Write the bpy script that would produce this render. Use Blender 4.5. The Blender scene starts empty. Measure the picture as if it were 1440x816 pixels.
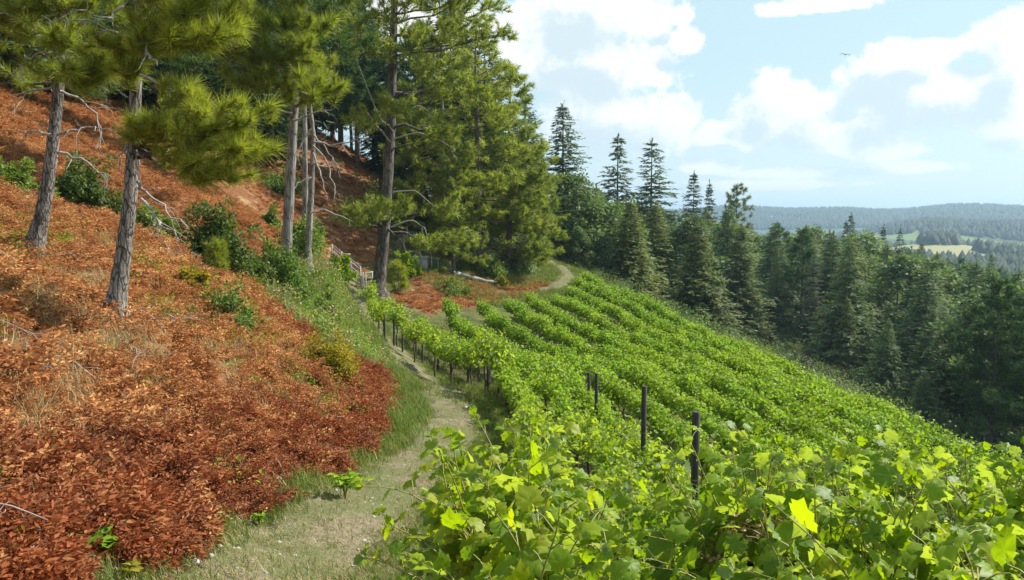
import bpy, math, random
import numpy as np
from mathutils import Vector, Matrix

rad = math.radians
SC = bpy.context.scene
COL = SC.collection
RNG = np.random.default_rng(7)

# ------------------------------------------------------------------ camera model (eye at the origin, looking along +y, slightly down)
F = 1080.0
PITCH = math.atan(98.0 / F)
CT, ST = math.cos(PITCH), math.sin(PITCH)


def at(px, py, Y):
    """world point at photo position (px, py) and forward distance Y"""
    cx, cy = (px - 720.0) / F, (408.0 - py) / F
    d = np.array([cx, CT + cy * ST, -ST + cy * CT])
    return d * (Y / d[1])


# ------------------------------------------------------------------ object helpers
def tag(o, label=None, cat=None, group=None, kind=None):
    if label:
        o['label'] = label
    if cat:
        o['category'] = cat
    if group:
        o['group'] = group
    if kind:
        o['kind'] = kind
    return o


def empty(name, loc, rz=0.0, scale=(1, 1, 1)):
    o = bpy.data.objects.new(name, None)
    o.empty_display_size = 0.3
    COL.objects.link(o)
    o.location = loc
    o.rotation_euler = (0, 0, rz)
    o.scale = scale
    return o


def copy_tree(o, parent=None):
    c = o.copy()
    COL.objects.link(c)
    c.parent = parent
    for ch in list(o.children):
        copy_tree(ch, c)
    return c


class MB:
    """collects triangles / quads / n-gons and builds ONE mesh"""

    def __init__(self):
        self.V, self.Fc, self.M, self.n, self.lc = [], [], [], 0, None

    def add(self, V, Fa, mi=0):
        V = np.asarray(V, float).reshape(-1, 3)
        Fa = np.asarray(Fa, int)
        self.V.append(V)
        self.Fc.append(Fa + self.n)
        self.M.append(np.full(len(Fa), mi))
        self.n += len(V)

    def merge(self, other, mi=None):
        for f, m in zip(other.Fc, other.M):
            self.Fc.append(f + self.n)
            self.M.append(m if mi is None else np.full(len(f), mi))
        self.V += other.V
        self.n += other.n

    def scatter(self, base, P, R, S, mi=0, keep_lc=False):
        if keep_lc:
            self.lc = np.tile(base[0], (len(P), 1))
        Vb, Fb = base
        P = np.asarray(P, float)
        S = np.asarray(S, float)
        if S.ndim == 1:
            S = np.repeat(S[:, None], 3, 1)
        V = np.einsum('nij,nvj->nvi', R, Vb[None] * S[:, None, :]) + P[:, None, :]
        n, nv = V.shape[:2]
        Fa = (Fb[None] + (np.arange(n) * nv)[:, None, None]).reshape(-1, Fb.shape[1])
        self.add(V.reshape(-1, 3), Fa, mi)

    def tube(self, pts, rads, sides=6, mi=0, cap=True, wob=0.0):
        pts = np.asarray(pts, float)
        n = len(pts)
        rads = np.broadcast_to(np.asarray(rads, float), (n,))
        T = np.gradient(pts, axis=0)
        T /= np.linalg.norm(T, axis=1)[:, None] + 1e-9
        ref = np.array([1.0, 0, 0]) if abs(T[0][0]) < 0.8 else np.array([0, 1.0, 0])
        A = np.cross(T, ref)
        A /= np.linalg.norm(A, axis=1)[:, None] + 1e-9
        B = np.cross(T, A)
        an = np.arange(sides) * 2 * math.pi / sides
        rr = rads[:, None] * (1 + (wob * RNG.standard_normal((n, sides)) if wob else 0))
        V = pts[:, None, :] + rr[..., None] * (np.cos(an)[None, :, None] * A[:, None, :] + np.sin(an)[None, :, None] * B[:, None, :])
        i, j = np.meshgrid(np.arange(n - 1), np.arange(sides), indexing='ij')
        j2 = (j + 1) % sides
        Fa = np.stack([i * sides + j, i * sides + j2, (i + 1) * sides + j2, (i + 1) * sides + j], -1).reshape(-1, 4)
        self.add(V.reshape(-1, 3), Fa, mi)
        if cap and sides > 2:
            self.add(V[-1], [list(range(sides))], mi)
            self.add(V[0], [list(range(sides))[::-1]], mi)

    def box(self, c, s, rz=0.0, mi=0, bev=0.0, tilt=None):
        c, s = np.asarray(c, float), np.asarray(s, float) / 2
        k = min(bev, s.min() * 0.6)
        pts = []
        for sz, ins in ((-1, k), (-1, 0), (1, 0), (1, k)):
            zz = s[2] * sz - (0 if ins else sz * k)
            x, y = s[0] - ins, s[1] - ins
            pts += [(-x, -y, zz), (x, -y, zz), (x, y, zz), (-x, y, zz)]
        P = np.array(pts)
        if tilt is not None:
            P = P @ np.array(tilt).T
        cr, sr = math.cos(rz), math.sin(rz)
        P = P @ np.array([[cr, sr, 0], [-sr, cr, 0], [0, 0, 1]]) + c
        Fq = [[3, 2, 1, 0], [12, 13, 14, 15]]
        for r in range(3):
            for j in range(4):
                a, b = r * 4 + j, r * 4 + (j + 1) % 4
                Fq.append([a, b, b + 4, a + 4])
        self.add(P, Fq, mi)

    def bar(self, a, b, w, h=None, mi=0):
        """square bar from a to b"""
        a, b = np.asarray(a, float), np.asarray(b, float)
        h = h or w
        t = (b - a) / (np.linalg.norm(b - a) + 1e-9)
        ref = np.array([0, 0, 1.0]) if abs(t[2]) < 0.9 else np.array([1.0, 0, 0])
        x = np.cross(t, ref)
        x /= np.linalg.norm(x)
        z = np.cross(x, t)
        P = []
        for e in (a, b):
            for sx, sz in ((-1, -1), (1, -1), (1, 1), (-1, 1)):
                P.append(e + x * sx * w / 2 + z * sz * h / 2)
        self.add(P, [[3, 2, 1, 0], [4, 5, 6, 7], [0, 1, 5, 4], [1, 2, 6, 5], [2, 3, 7, 6], [3, 0, 4, 7]], mi)

    def mesh(self, name, mats, smooth=False):
        me = bpy.data.meshes.new(name)
        V = np.concatenate(self.V) if self.V else np.zeros((0, 3))
        me.vertices.add(len(V))
        me.vertices.foreach_set('co', V.astype(np.float32).ravel())
        lens = np.concatenate([np.full(len(f), f.shape[1]) for f in self.Fc])
        loops = np.concatenate([f.ravel() for f in self.Fc])
        me.loops.add(len(loops))
        me.loops.foreach_set('vertex_index', loops.astype(np.int32))
        me.polygons.add(len(lens))
        st = np.concatenate([[0], np.cumsum(lens)[:-1]])
        me.polygons.foreach_set('loop_start', st.astype(np.int32))
        mi = np.concatenate(self.M)
        if not isinstance(mats, (list, tuple)):
            mats = [mats]
        for m in mats:
            me.materials.append(m)
        me.polygons.foreach_set('material_index', mi.astype(np.int32))
        if smooth:
            me.polygons.foreach_set('use_smooth', np.ones(len(lens), bool))
        me.update(calc_edges=True)
        if self.lc is not None and len(self.lc) == len(V):
            la = me.attributes.new('leaf_coord', 'FLOAT_VECTOR', 'POINT')
            la.data.foreach_set('vector', self.lc.astype(np.float32).ravel())
        return me

    def build(self, name, mats, parent=None, smooth=False, loc=None):
        o = bpy.data.objects.new(name, self.mesh(name, mats, smooth))
        COL.objects.link(o)
        if parent is not None:
            o.parent = parent
        if loc is not None:
            o.location = loc
        return o


def link_mesh(name, me, parent=None):
    o = bpy.data.objects.new(name, me)
    COL.objects.link(o)
    if parent is not None:
        o.parent = parent
    return o


def unit(v):
    v = np.asarray(v, float)
    return v / (np.linalg.norm(v, axis=-1, keepdims=True) + 1e-9)


def frames(ydir, ndir):
    """rotation matrices whose y column follows ydir and z column is near ndir"""
    y = unit(ydir)
    n = np.asarray(ndir, float)
    n = unit(n - (n * y).sum(-1, keepdims=True) * y)
    x = np.cross(y, n)
    return np.stack([x, y, n], -1)


def rvec(n, rng=None):
    rng = rng or RNG
    return unit(rng.standard_normal((n, 3)))


# ------------------------------------------------------------------ node helper
class NT:
    def __init__(self, tree):
        self.t = tree

    def n(self, typ, **kw):
        nd = self.t.nodes.new(typ)
        for k, v in kw.items():
            setattr(nd, k, v)
        return nd

    def put(self, sock, v):
        if hasattr(v, 'is_linked') or isinstance(v, bpy.types.NodeSocket):
            self.t.links.new(v, sock)
        else:
            if sock.type == 'RGBA' and len(v) == 3:
                v = (*v, 1)
            sock.default_value = v

    def math(self, op, a, b=None, c=None, clamp=False):
        nd = self.n('ShaderNodeMath', operation=op)
        nd.use_clamp = clamp
        for i, v in enumerate((a, b, c)):
            if v is not None:
                self.put(nd.inputs[i], v)
        return nd.outputs[0]

    def mix(self, fac, a, b, blend='MIX'):
        nd = self.n('ShaderNodeMix', data_type='RGBA', blend_type=blend)
        self.put(nd.inputs[0], fac)
        self.put(nd.inputs[6], a)
        self.put(nd.inputs[7], b)
        return nd.outputs[2]

    def ramp(self, fac, stops, interp='LINEAR'):
        nd = self.n('ShaderNodeValToRGB')
        cr = nd.color_ramp
        cr.interpolation = interp
        while len(cr.elements) < len(stops):
            cr.elements.new(0.5)
        for e, (p, c) in zip(cr.elements, stops):
            e.position = p
            e.color = (*c, 1) if len(c) == 3 else c
        self.put(nd.inputs[0], fac)
        return nd.outputs[0]

    def noise(self, vec, scale, detail=4.0, rough=0.55, dist=0.0, out=0):
        nd = self.n('ShaderNodeTexNoise')
        if vec is not None:
            self.put(nd.inputs['Vector'], vec)
        nd.inputs['Scale'].default_value = scale
        nd.inputs['Detail'].default_value = detail
        nd.inputs['Roughness'].default_value = rough
        nd.inputs['Distortion'].default_value = dist
        return nd.outputs[out]

    def smooth(self, v, a, b):
        nd = self.n('ShaderNodeMapRange', interpolation_type='SMOOTHSTEP')
        self.put(nd.inputs[0], v)
        nd.inputs[1].default_value = a
        nd.inputs[2].default_value = b
        return nd.outputs[0]

    def mapping(self, vec, scale=(1, 1, 1), rot=(0, 0, 0)):
        nd = self.n('ShaderNodeMapping')
        self.put(nd.inputs[0], vec)
        nd.inputs['Scale'].default_value = scale
        nd.inputs['Rotation'].default_value = rot
        return nd.outputs[0]


def newmat(name):
    m = bpy.data.materials.new(name)
    m.use_nodes = True
    m.node_tree.nodes.clear()
    return m, NT(m.node_tree)


def leaf_mat(name, stops, trans=0.35, trans_tint=(1.2, 1.3, 0.5), rough=0.62, spec=0.18, under=None, patch=None, patch_scale=0.5, veins=False, clump=0.38):
    """leaves: colour varies per leaf (island), per plant and in broad natural patches; light passes through"""
    m, N = newmat(name)
    geo = N.n('ShaderNodeNewGeometry')
    oi = N.n('ShaderNodeObjectInfo')
    r = N.math('ADD', N.math('MULTIPLY', geo.outputs['Random Per Island'], 1.0 - clump), N.math('MULTIPLY', oi.outputs['Random'], clump))
    c = N.ramp(r, stops)
    if patch:
        nz = N.noise(geo.outputs['Position'], patch_scale, 3.0)
        c = N.mix(N.math('MULTIPLY', N.smooth(nz, 0.45, 0.66), 0.75), c, patch)
    if veins:
        av = N.n('ShaderNodeAttribute', attribute_name='leaf_coord')
        sx = N.n('ShaderNodeSeparateXYZ')
        N.put(sx.inputs[0], av.outputs['Vector'])
        yy = N.math('SUBTRACT', sx.outputs[1], 0.02)
        ang = N.math('ARCTAN2', sx.outputs[0], yy)
        rr = N.math('SQRT', N.math('ADD', N.math('MULTIPLY', sx.outputs[0], sx.outputs[0]), N.math('MULTIPLY', yy, yy)))
        line = N.math('MULTIPLY', N.math('ABSOLUTE', N.math('SINE', N.math('MULTIPLY', ang, 4.1))), rr)
        side = N.math('ABSOLUTE', N.math('SINE', N.math('MULTIPLY', N.math('ADD', rr, N.math('MULTIPLY', N.math('ABSOLUTE', N.math('SINE', N.math('MULTIPLY', ang, 4.1))), -0.22)), 26.0)))
        v1 = N.math('SUBTRACT', 1.0, N.smooth(line, 0.0, 0.075))
        v2 = N.math('MULTIPLY', N.math('SUBTRACT', 1.0, N.smooth(side, 0.0, 0.28)), 0.4)
        c = N.mix(N.math('MULTIPLY', N.math('MAXIMUM', v1, v2), 0.5), c, (0.30, 0.36, 0.09))
        nb = N.noise(geo.outputs['Position'], 42.0, 3.0)
        edge_ = N.math('MULTIPLY', N.smooth(nb, 0.60, 0.68), N.smooth(geo.outputs['Random Per Island'], 0.55, 0.9))
        c = N.mix(N.math('MULTIPLY', edge_, 0.7), c, (0.24, 0.13, 0.04))
    if under:
        c2 = N.mix(0.7, c, under)
        c = N.mix(geo.outputs['Backfacing'], c, c2)
    b = N.n('ShaderNodeBsdfPrincipled')
    N.put(b.inputs['Base Color'], c)
    b.inputs['Roughness'].default_value = rough
    b.inputs['Specular IOR Level'].default_value = spec
    t = N.n('ShaderNodeBsdfTranslucent')
    N.put(t.inputs[0], N.mix(1.0, c, trans_tint, 'MULTIPLY'))
    mx = N.n('ShaderNodeMixShader')
    mx.inputs[0].default_value = trans
    N.t.links.new(b.outputs[0], mx.inputs[1])
    N.t.links.new(t.outputs[0], mx.inputs[2])
    o = N.n('ShaderNodeOutputMaterial')
    N.t.links.new(mx.outputs[0], o.inputs[0])
    return m


def solid_mat(name, c1, c2, scale=8.0, rough=0.8, bump=0.3, stretch=(1, 1, 1), metal=0.0, coords='Object'):
    m, N = newmat(name)
    tc = N.n('ShaderNodeTexCoord')
    v = N.mapping(tc.outputs[coords], stretch)
    nz = N.noise(v, scale, 6.0, 0.62)
    c = N.mix(N.smooth(nz, 0.33, 0.67), c1, c2)
    b = N.n('ShaderNodeBsdfPrincipled')
    N.put(b.inputs['Base Color'], c)
    b.inputs['Roughness'].default_value = rough
    b.inputs['Metallic'].default_value = metal
    if bump:
        bp = N.n('ShaderNodeBump')
        bp.inputs['Strength'].default_value = bump
        bp.inputs['Distance'].default_value = 0.02
        N.put(bp.inputs['Height'], nz)
        N.t.links.new(bp.outputs[0], b.inputs['Normal'])
    o = N.n('ShaderNodeOutputMaterial')
    N.t.links.new(b.outputs[0], o.inputs[0])
    return m


def bark_mat(name, dark, mid, pale, sx=15.0, sz=3.6, bump=0.8):
    m, N = newmat(name)
    tc = N.n('ShaderNodeTexCoord')
    v = N.mapping(tc.outputs['Object'], (sx, sx, sz))
    vo = N.n('ShaderNodeTexVoronoi', feature='DISTANCE_TO_EDGE')
    wv = N.n('ShaderNodeVectorMath', operation='ADD')
    N.put(wv.inputs[0], v)
    N.put(wv.inputs[1], N.noise(v, 1.4, 3.0, out=1))
    N.put(vo.inputs['Vector'], wv.outputs[0])
    vo.inputs['Scale'].default_value = 1.0
    crack = N.math('ADD', N.math('MULTIPLY', N.smooth(vo.outputs['Distance'], 0.0, 0.13), 0.75), 0.25)
    nz = N.noise(v, 2.6, 5.0, 0.65)
    big = N.noise(tc.outputs['Object'], 0.9, 3.0)
    plate = N.mix(N.smooth(nz, 0.35, 0.68), mid, pale)
    plate = N.mix(N.math('MULTIPLY', N.smooth(big, 0.42, 0.7), 0.5), plate, dark)
    c = N.mix(crack, dark, plate)
    b = N.n('ShaderNodeBsdfPrincipled')
    N.put(b.inputs['Base Color'], c)
    b.inputs['Roughness'].default_value = 0.92
    b.inputs['Specular IOR Level'].default_value = 0.15
    bp = N.n('ShaderNodeBump')
    bp.inputs['Strength'].default_value = bump
    bp.inputs['Distance'].default_value = 0.03
    N.put(bp.inputs['Height'], N.math('ADD', crack, N.math('MULTIPLY', nz, 0.5)))
    N.t.links.new(bp.outputs[0], b.inputs['Normal'])
    o = N.n('ShaderNodeOutputMaterial')
    N.t.links.new(b.outputs[0], o.inputs[0])
    return m


ORD = ['first', 'second', 'third', 'fourth', 'fifth', 'sixth', 'seventh', 'eighth', 'ninth', 'tenth', 'eleventh', 'twelfth', 'thirteenth', 'fourteenth',
       'fifteenth', 'sixteenth', 'seventeenth', 'eighteenth', 'nineteenth', 'twentieth']
# ------------------------------------------------------------------ terrain: a smooth surface through surveyed points
# (photo x, photo y, forward distance) read as ground, plus world points (x, y, z) round them
PATH_PX = [(380, 800, 6.5), (520, 700, 9), (598, 640, 12.5), (645, 588, 18), (612, 540, 25), (562, 500, 32), (516, 450, 41), (500, 412, 48), (505, 398, 51)]
PATH_PTS = [(-0.9, -6.0, -1.55), (-1.0, 0.0, -2.0), (-1.7, 3.2, -2.55)] + [tuple(at(*p)) for p in PATH_PX]
LOOP_PX = [(690, 412, 56), (745, 411, 57), (784, 402, 60), (801, 386, 65), (788, 372, 71), (768, 362, 78)]
LOOP_PTS = [tuple(at(*p)) for p in LOOP_PX]
CTRL = list(PATH_PTS) + list(LOOP_PTS)
for p in [(300, 772, 6.9), (480, 690, 9.7), (540, 632, 13.2), (572, 575, 18.6), (545, 520, 27), (505, 470, 36), (470, 425, 41),
          (100, 700, 5.7), (250, 640, 7.8), (400, 600, 11.2), (0, 800, 4.4), (0, 560, 7), (0, 380, 12.5), (0, 250, 22), (0, 140, 36),
          (250, 520, 10.2), (400, 480, 17), (480, 540, 18), (300, 420, 15.5), (165, 440, 11.2), (45, 365, 14), (400, 400, 27),
          (402, 366, 29), (432, 352, 32), (300, 375, 21), (120, 300, 21), (200, 330, 19),
          (300, 262, 46), (480, 352, 54), (200, 195, 46), (100, 150, 46), (420, 320, 50), (520, 245, 76), (440, 366, 45),
          (532, 414, 47), (590, 386, 53), (665, 389, 58), (720, 395, 60), (600, 428, 47), (560, 440, 43), (690, 425, 52), (640, 440, 46),
          (760, 392, 62), (780, 385, 66), (735, 375, 72)]:
    CTRL.append(tuple(at(*p)))
CTRL += [
    # vineyard and the edge of it
    (0.3, 2.4, -2.3), (2, 3, -2.5), (5, 2, -2.9), (9, 2, -3.9), (14, 2, -5.6), (2, 0, -2.3), (1.9, 8, -4.0), (6, 8, -4.7), (12, 8, -6.2),
    (2.05, 12, -4.6), (1.9, 17, -5.25), (0.2, 12, -4.0), (0.2, 18, -4.9), (-0.75, 24, -5.4), (1.4, 24, -5.6), (7, 17, -6.1), (6, 24, -6.2),
    (-5.8, 35, -5.6), (0, 35, -5.9), (5, 35, -6.3), (-4.3, 42, -5.6), (0, 45, -5.8), (4, 48, -6.0), (2, 54, -5.6),
    (13.2, 19.4, -7.4), (12, 26, -7.3), (11.2, 33, -6.95), (8.3, 48, -6.1), (5.8, 65, -5.1), (4.2, 74, -4.6),
    # below the edge
    (17, 19, -9), (25, 19, -13), (40, 19, -21), (20, 33, -11.5), (16, 48, -10), (11, 65, -7.3), (9, 78, -6.5), (30, 45, -17), (18, 80, -12), (12, 100, -10),
    (22, 5, -9), (40, 0, -20), (28, 95, -14.5), (45, 90, -18), (35, 60, -17.5), (60, 60, -25), (60, 120, -20.5), (30, 140, -16), (80, 0, -30), (100, 100, -26),
    (100, 180, -23), (50, 190, -20), (0, 190, -10), (10, 140, -11), (150, 60, -33), (150, 200, -27), (60, 260, -27), (-10, 260, -14),
    # the hill on the left
    (-3, 0, -1.6), (-5, 0, -0.6), (-9, 0, 1.0), (-14, 2, 3.2), (-20, 6, 6), (-24, 20, 7), (-30, 36, 9.5), (-40, 60, 15), (-28, 62, 8.5), (-20, 76, 8),
    (-12, 95, 4), (-4, 95, -1), (-40, 0, 16), (-60, 30, 24), (-70, 80, 28), (-50, 120, 22), (-25, 125, 10), (-10, 130, 0), (-80, 150, 30), (-60, 220, 26),
    (-20, 190, 3), (-40, -30, 15), (0, -30, -0.5), (40, -30, -18), (-100, 0, 34), (-110, 120, 40), (-1, 84, -2.4), (2, 86, -3.8),
]
CTRL = np.array(CTRL)
TS = 40.0


def _phi(r2):
    return 0.5 * r2 * np.log(r2 + 1e-12)


def _fit():
    P = CTRL[:, :2] / TS
    n = len(P)
    d2 = ((P[:, None] - P[None]) ** 2).sum(-1)
    A = np.zeros((n + 3, n + 3))
    A[:n, :n] = _phi(d2) + np.eye(n) * 0.0012
    A[:n, n] = 1
    A[:n, n + 1:] = P
    A[n:, :n] = A[:n, n:].T
    return np.linalg.solve(A, np.concatenate([CTRL[:, 2], np.zeros(3)]))


TW = _fit()


def sstep(v, a, b):
    t = np.clip((v - a) / (b - a), 0, 1)
    return t * t * (3 - 2 * t)


def far_height(x, y):
    r = np.hypot(x, y - 20)
    az = np.arctan2(x, y)
    z = -44 + 10 * np.sin(x / 310 + 1.1) * np.sin(y / 420) * sstep(r, 250, 700)
    w = 1 - sstep(az, -0.30, 0.06)
    z = z + w * (62 + 14 * np.sin(x / 90) * np.cos(y / 110))
    z = z + (76 + 6 * np.sin(az * 23 + 1) + 4 * np.sin(az * 51)) * np.exp(-(((r - 2900) / 620) ** 2)) * (0.35 + 0.65 * sstep(np.abs(az), 3.2, 0.3))
    z = z + (38 + 5 * np.sin(az * 31)) * sstep(az, 0.36, 0.52) * np.exp(-(((r - 1620) / 300) ** 2))
    z = z + 16 * sstep(az, 0.30, 0.42) * np.exp(-(((r - 900) / 130) ** 2)) * (0.7 + 0.3 * np.sin(az * 40))
    return z


def H(x, y):
    x, y = np.broadcast_arrays(np.asarray(x, float), np.asarray(y, float))
    sh = x.shape
    xf, yf = x.ravel(), y.ravel()
    out = np.empty(len(xf))
    n = len(CTRL)
    P = CTRL[:, :2] / TS
    for s in range(0, len(xf), 20000):
        X = np.stack([np.clip(xf[s:s + 20000], -130, 190), np.clip(yf[s:s + 20000], -60, 290)], -1) / TS
        d2 = ((X[:, None] - P[None]) ** 2).sum(-1)
        near = _phi(d2) @ TW[:n] + TW[n] + X @ TW[n + 1:]
        xx, yy = xf[s:s + 20000], yf[s:s + 20000]
        near = near + 0.035 * np.sin(xx * 2.3 + yy * 1.1) * np.sin(yy * 1.9 - xx * 0.7) + 0.02 * np.sin(xx * 5.1 + 1) * np.sin(yy * 4.3)
        w = sstep(np.hypot(xx, yy - 30), 150, 300)
        out[s:s + 20000] = near * (1 - w) + far_height(xx, yy) * w
    return out.reshape(sh) if sh else float(out[0])


def ground(px, py, y0=1.5, y1=400.0):
    """first terrain point seen at a photo position"""
    d = at(px, py, 1.0)
    ys = np.concatenate([np.arange(y0, 90, 0.1), np.arange(90, y1, 1.0)])
    z = H(d[0] * ys, ys)
    hit = np.nonzero(d[2] * ys <= z)[0]
    yh = ys[hit[0]] if len(hit) else y1
    return np.array([d[0] * yh, yh, H(d[0] * yh, yh)])


def seg_dist(x, y, pts):
    pts = np.asarray(pts)[:, :2]
    best = np.full(x.shape, 1e9)
    for a, b in zip(pts[:-1], pts[1:]):
        ab = b - a
        t = np.clip(((x - a[0]) * ab[0] + (y - a[1]) * ab[1]) / (ab @ ab), 0, 1)
        best = np.minimum(best, np.hypot(x - a[0] - t * ab[0], y - a[1] - t * ab[1]))
    return best


def inside(x, y, poly):
    x, y = np.asarray(x, float), np.asarray(y, float)
    c = np.zeros(x.shape, bool)
    n = len(poly)
    for i in range(n):
        (x1, y1), (x2, y2) = poly[i][:2], poly[(i + 1) % n][:2]
        m = ((y1 > y) != (y2 > y))
        with np.errstate(divide='ignore', invalid='ignore'):
            c ^= m & (x < (x2 - x1) * (y - y1) / (y2 - y1 + 1e-12) + x1)
    return c


def smooth_line(pts, n):
    pts = np.asarray(pts, float)
    t = np.concatenate([[0], np.cumsum(np.linalg.norm(np.diff(pts[:, :2], axis=0), axis=1))])
    tt = np.linspace(0, t[-1], n)
    P = np.stack([np.interp(tt, t, pts[:, k]) for k in range(pts.shape[1])], -1)
    k = max(3, n // (len(pts) * 2)) | 1
    ker = np.hanning(k + 2)[1:-1]
    ker /= ker.sum()
    Q = np.pad(P, ((k // 2, k // 2), (0, 0)), mode='edge')
    return np.stack([np.convolve(Q[:, c], ker, 'valid') for c in range(P.shape[1])], -1)


PATH_LINE = smooth_line(PATH_PTS, 260)
LOOP_LINE = smooth_line(LOOP_PTS, 120)

# rows: curve r1 is the row beside the path, rb the row on the valley edge; every row is a blend of them
R1Y = np.array([-2, 0, 3, 5, 8, 12, 18, 24, 26, 30, 35, 42, 48, 60, 80.])
R1X = np.array([0.4, 0.3, 0.0, 0.0, 0.25, 0.4, 0.3, -0.75, -1.5, -3.2, -5.8, -7.9, -9.2, -11.5, -15])


def r1x(y):
    return np.interp(y, R1Y, R1X)


def rbx(y):
    y = np.asarray(y, float)
    return 16.2 - 0.167 * y


def rowx(t, y):
    return (1 - t) * r1x(y) + t * rbx(y)


VINE_POLY = [tuple(ground(px, py, 30)[:2]) for px, py in [(606, 462), (650, 460), (690, 456), (742, 449), (786, 438), (812, 420)]] + [(7.6, 70), (30, 70), (30, -2), (-3, -2), (-3, 22), (-1.4, 27), (-6.0, 36)]

# ---- terrain mesh
def axis(lo, hi, step, far, grow=1.09):
    core = list(np.arange(lo, hi + 1e-6, step))
    a, s = [], step
    v = core[0]
    while v > -far:
        s *= grow
        v -= s
        a.append(v)
    b, s = [], step
    v = core[-1]
    while v < far:
        s *= grow
        v += s
        b.append(v)
    return np.array(a[::-1] + core + b)


gx = axis(-22, 20, 0.28, 5600, 1.07)
gy = axis(-3, 80, 0.30, 5600, 1.06)
GX, GY = np.meshgrid(gx, gy, indexing='ij')
GZ = H(GX, GY)
nx, ny = GX.shape
ii, jj = np.meshgrid(np.arange(nx - 1), np.arange(ny - 1), indexing='ij')
TF = np.stack([ii * ny + jj, (ii + 1) * ny + jj, (ii + 1) * ny + jj + 1, ii * ny + jj + 1], -1).reshape(-1, 4)

# ---- what grows where: four soft masks stored on the vertices (0 rust litter, 1 green grass, 2 vineyard soil, 3 forest floor)
BANK_FOOT = [(-1.9, 0), (-2.6, 3.2)] + [tuple(at(*p)[:2]) for p in [(262, 800, 6.35), (330, 752, 7.4), (455, 697, 9.6), (520, 637, 13.0), (552, 577, 18.6)]]
BANK_TOP_R = [tuple(at(*p)[:2]) for p in [(540, 552, 21.5), (528, 516, 22), (450, 494, 20), (402, 444, 21), (348, 384, 22)]]
RUST_POLY = [(-60, -6), (-2.2, -6)] + BANK_FOOT + BANK_TOP_R + [(-9.8, 34), (-11.8, 47), (-70, 70)]
UP_RUST = [(-60, 24), (-24, 26), (-16, 36), (-14, 47), (-10.2, 52), (-9.5, 58), (-12, 75), (-16, 90), (-40, 90), (-80, 70)]
BANK2 = [(-8.2, 48), (-5.0, 43.5), (-1.5, 51), (2, 57.5), (3, 61), (-2, 60.5), (-6, 54)]


def soft(poly, w, x, y):
    m = inside(x, y, poly)
    d = seg_dist(x, y, list(poly) + [poly[0]])
    return np.clip(0.5 + np.where(m, d, -d) / (2 * w), 0, 1)


jx = GX + 0.35 * np.sin(GY * 2.1 + GX) + 0.2 * np.sin(GY * 5.3)
jy = GY + 0.35 * np.sin(GX * 2.4)
rust = np.maximum(soft(RUST_POLY, 0.35, jx, jy), np.maximum(soft(UP_RUST, 2.0, jx, jy), soft(BANK2, 0.8, jx, jy)))
soil = soft(VINE_POLY, 0.8, jx, jy)
dr = np.hypot(GX, GY - 30)
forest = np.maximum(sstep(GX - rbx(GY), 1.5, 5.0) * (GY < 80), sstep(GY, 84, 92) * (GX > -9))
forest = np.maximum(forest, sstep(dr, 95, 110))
farw = sstep(dr, 240, 330)
ground_mb = MB()
ground_mb.add(np.stack([GX, GY, GZ], -1).reshape(-1, 3), TF)


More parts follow.
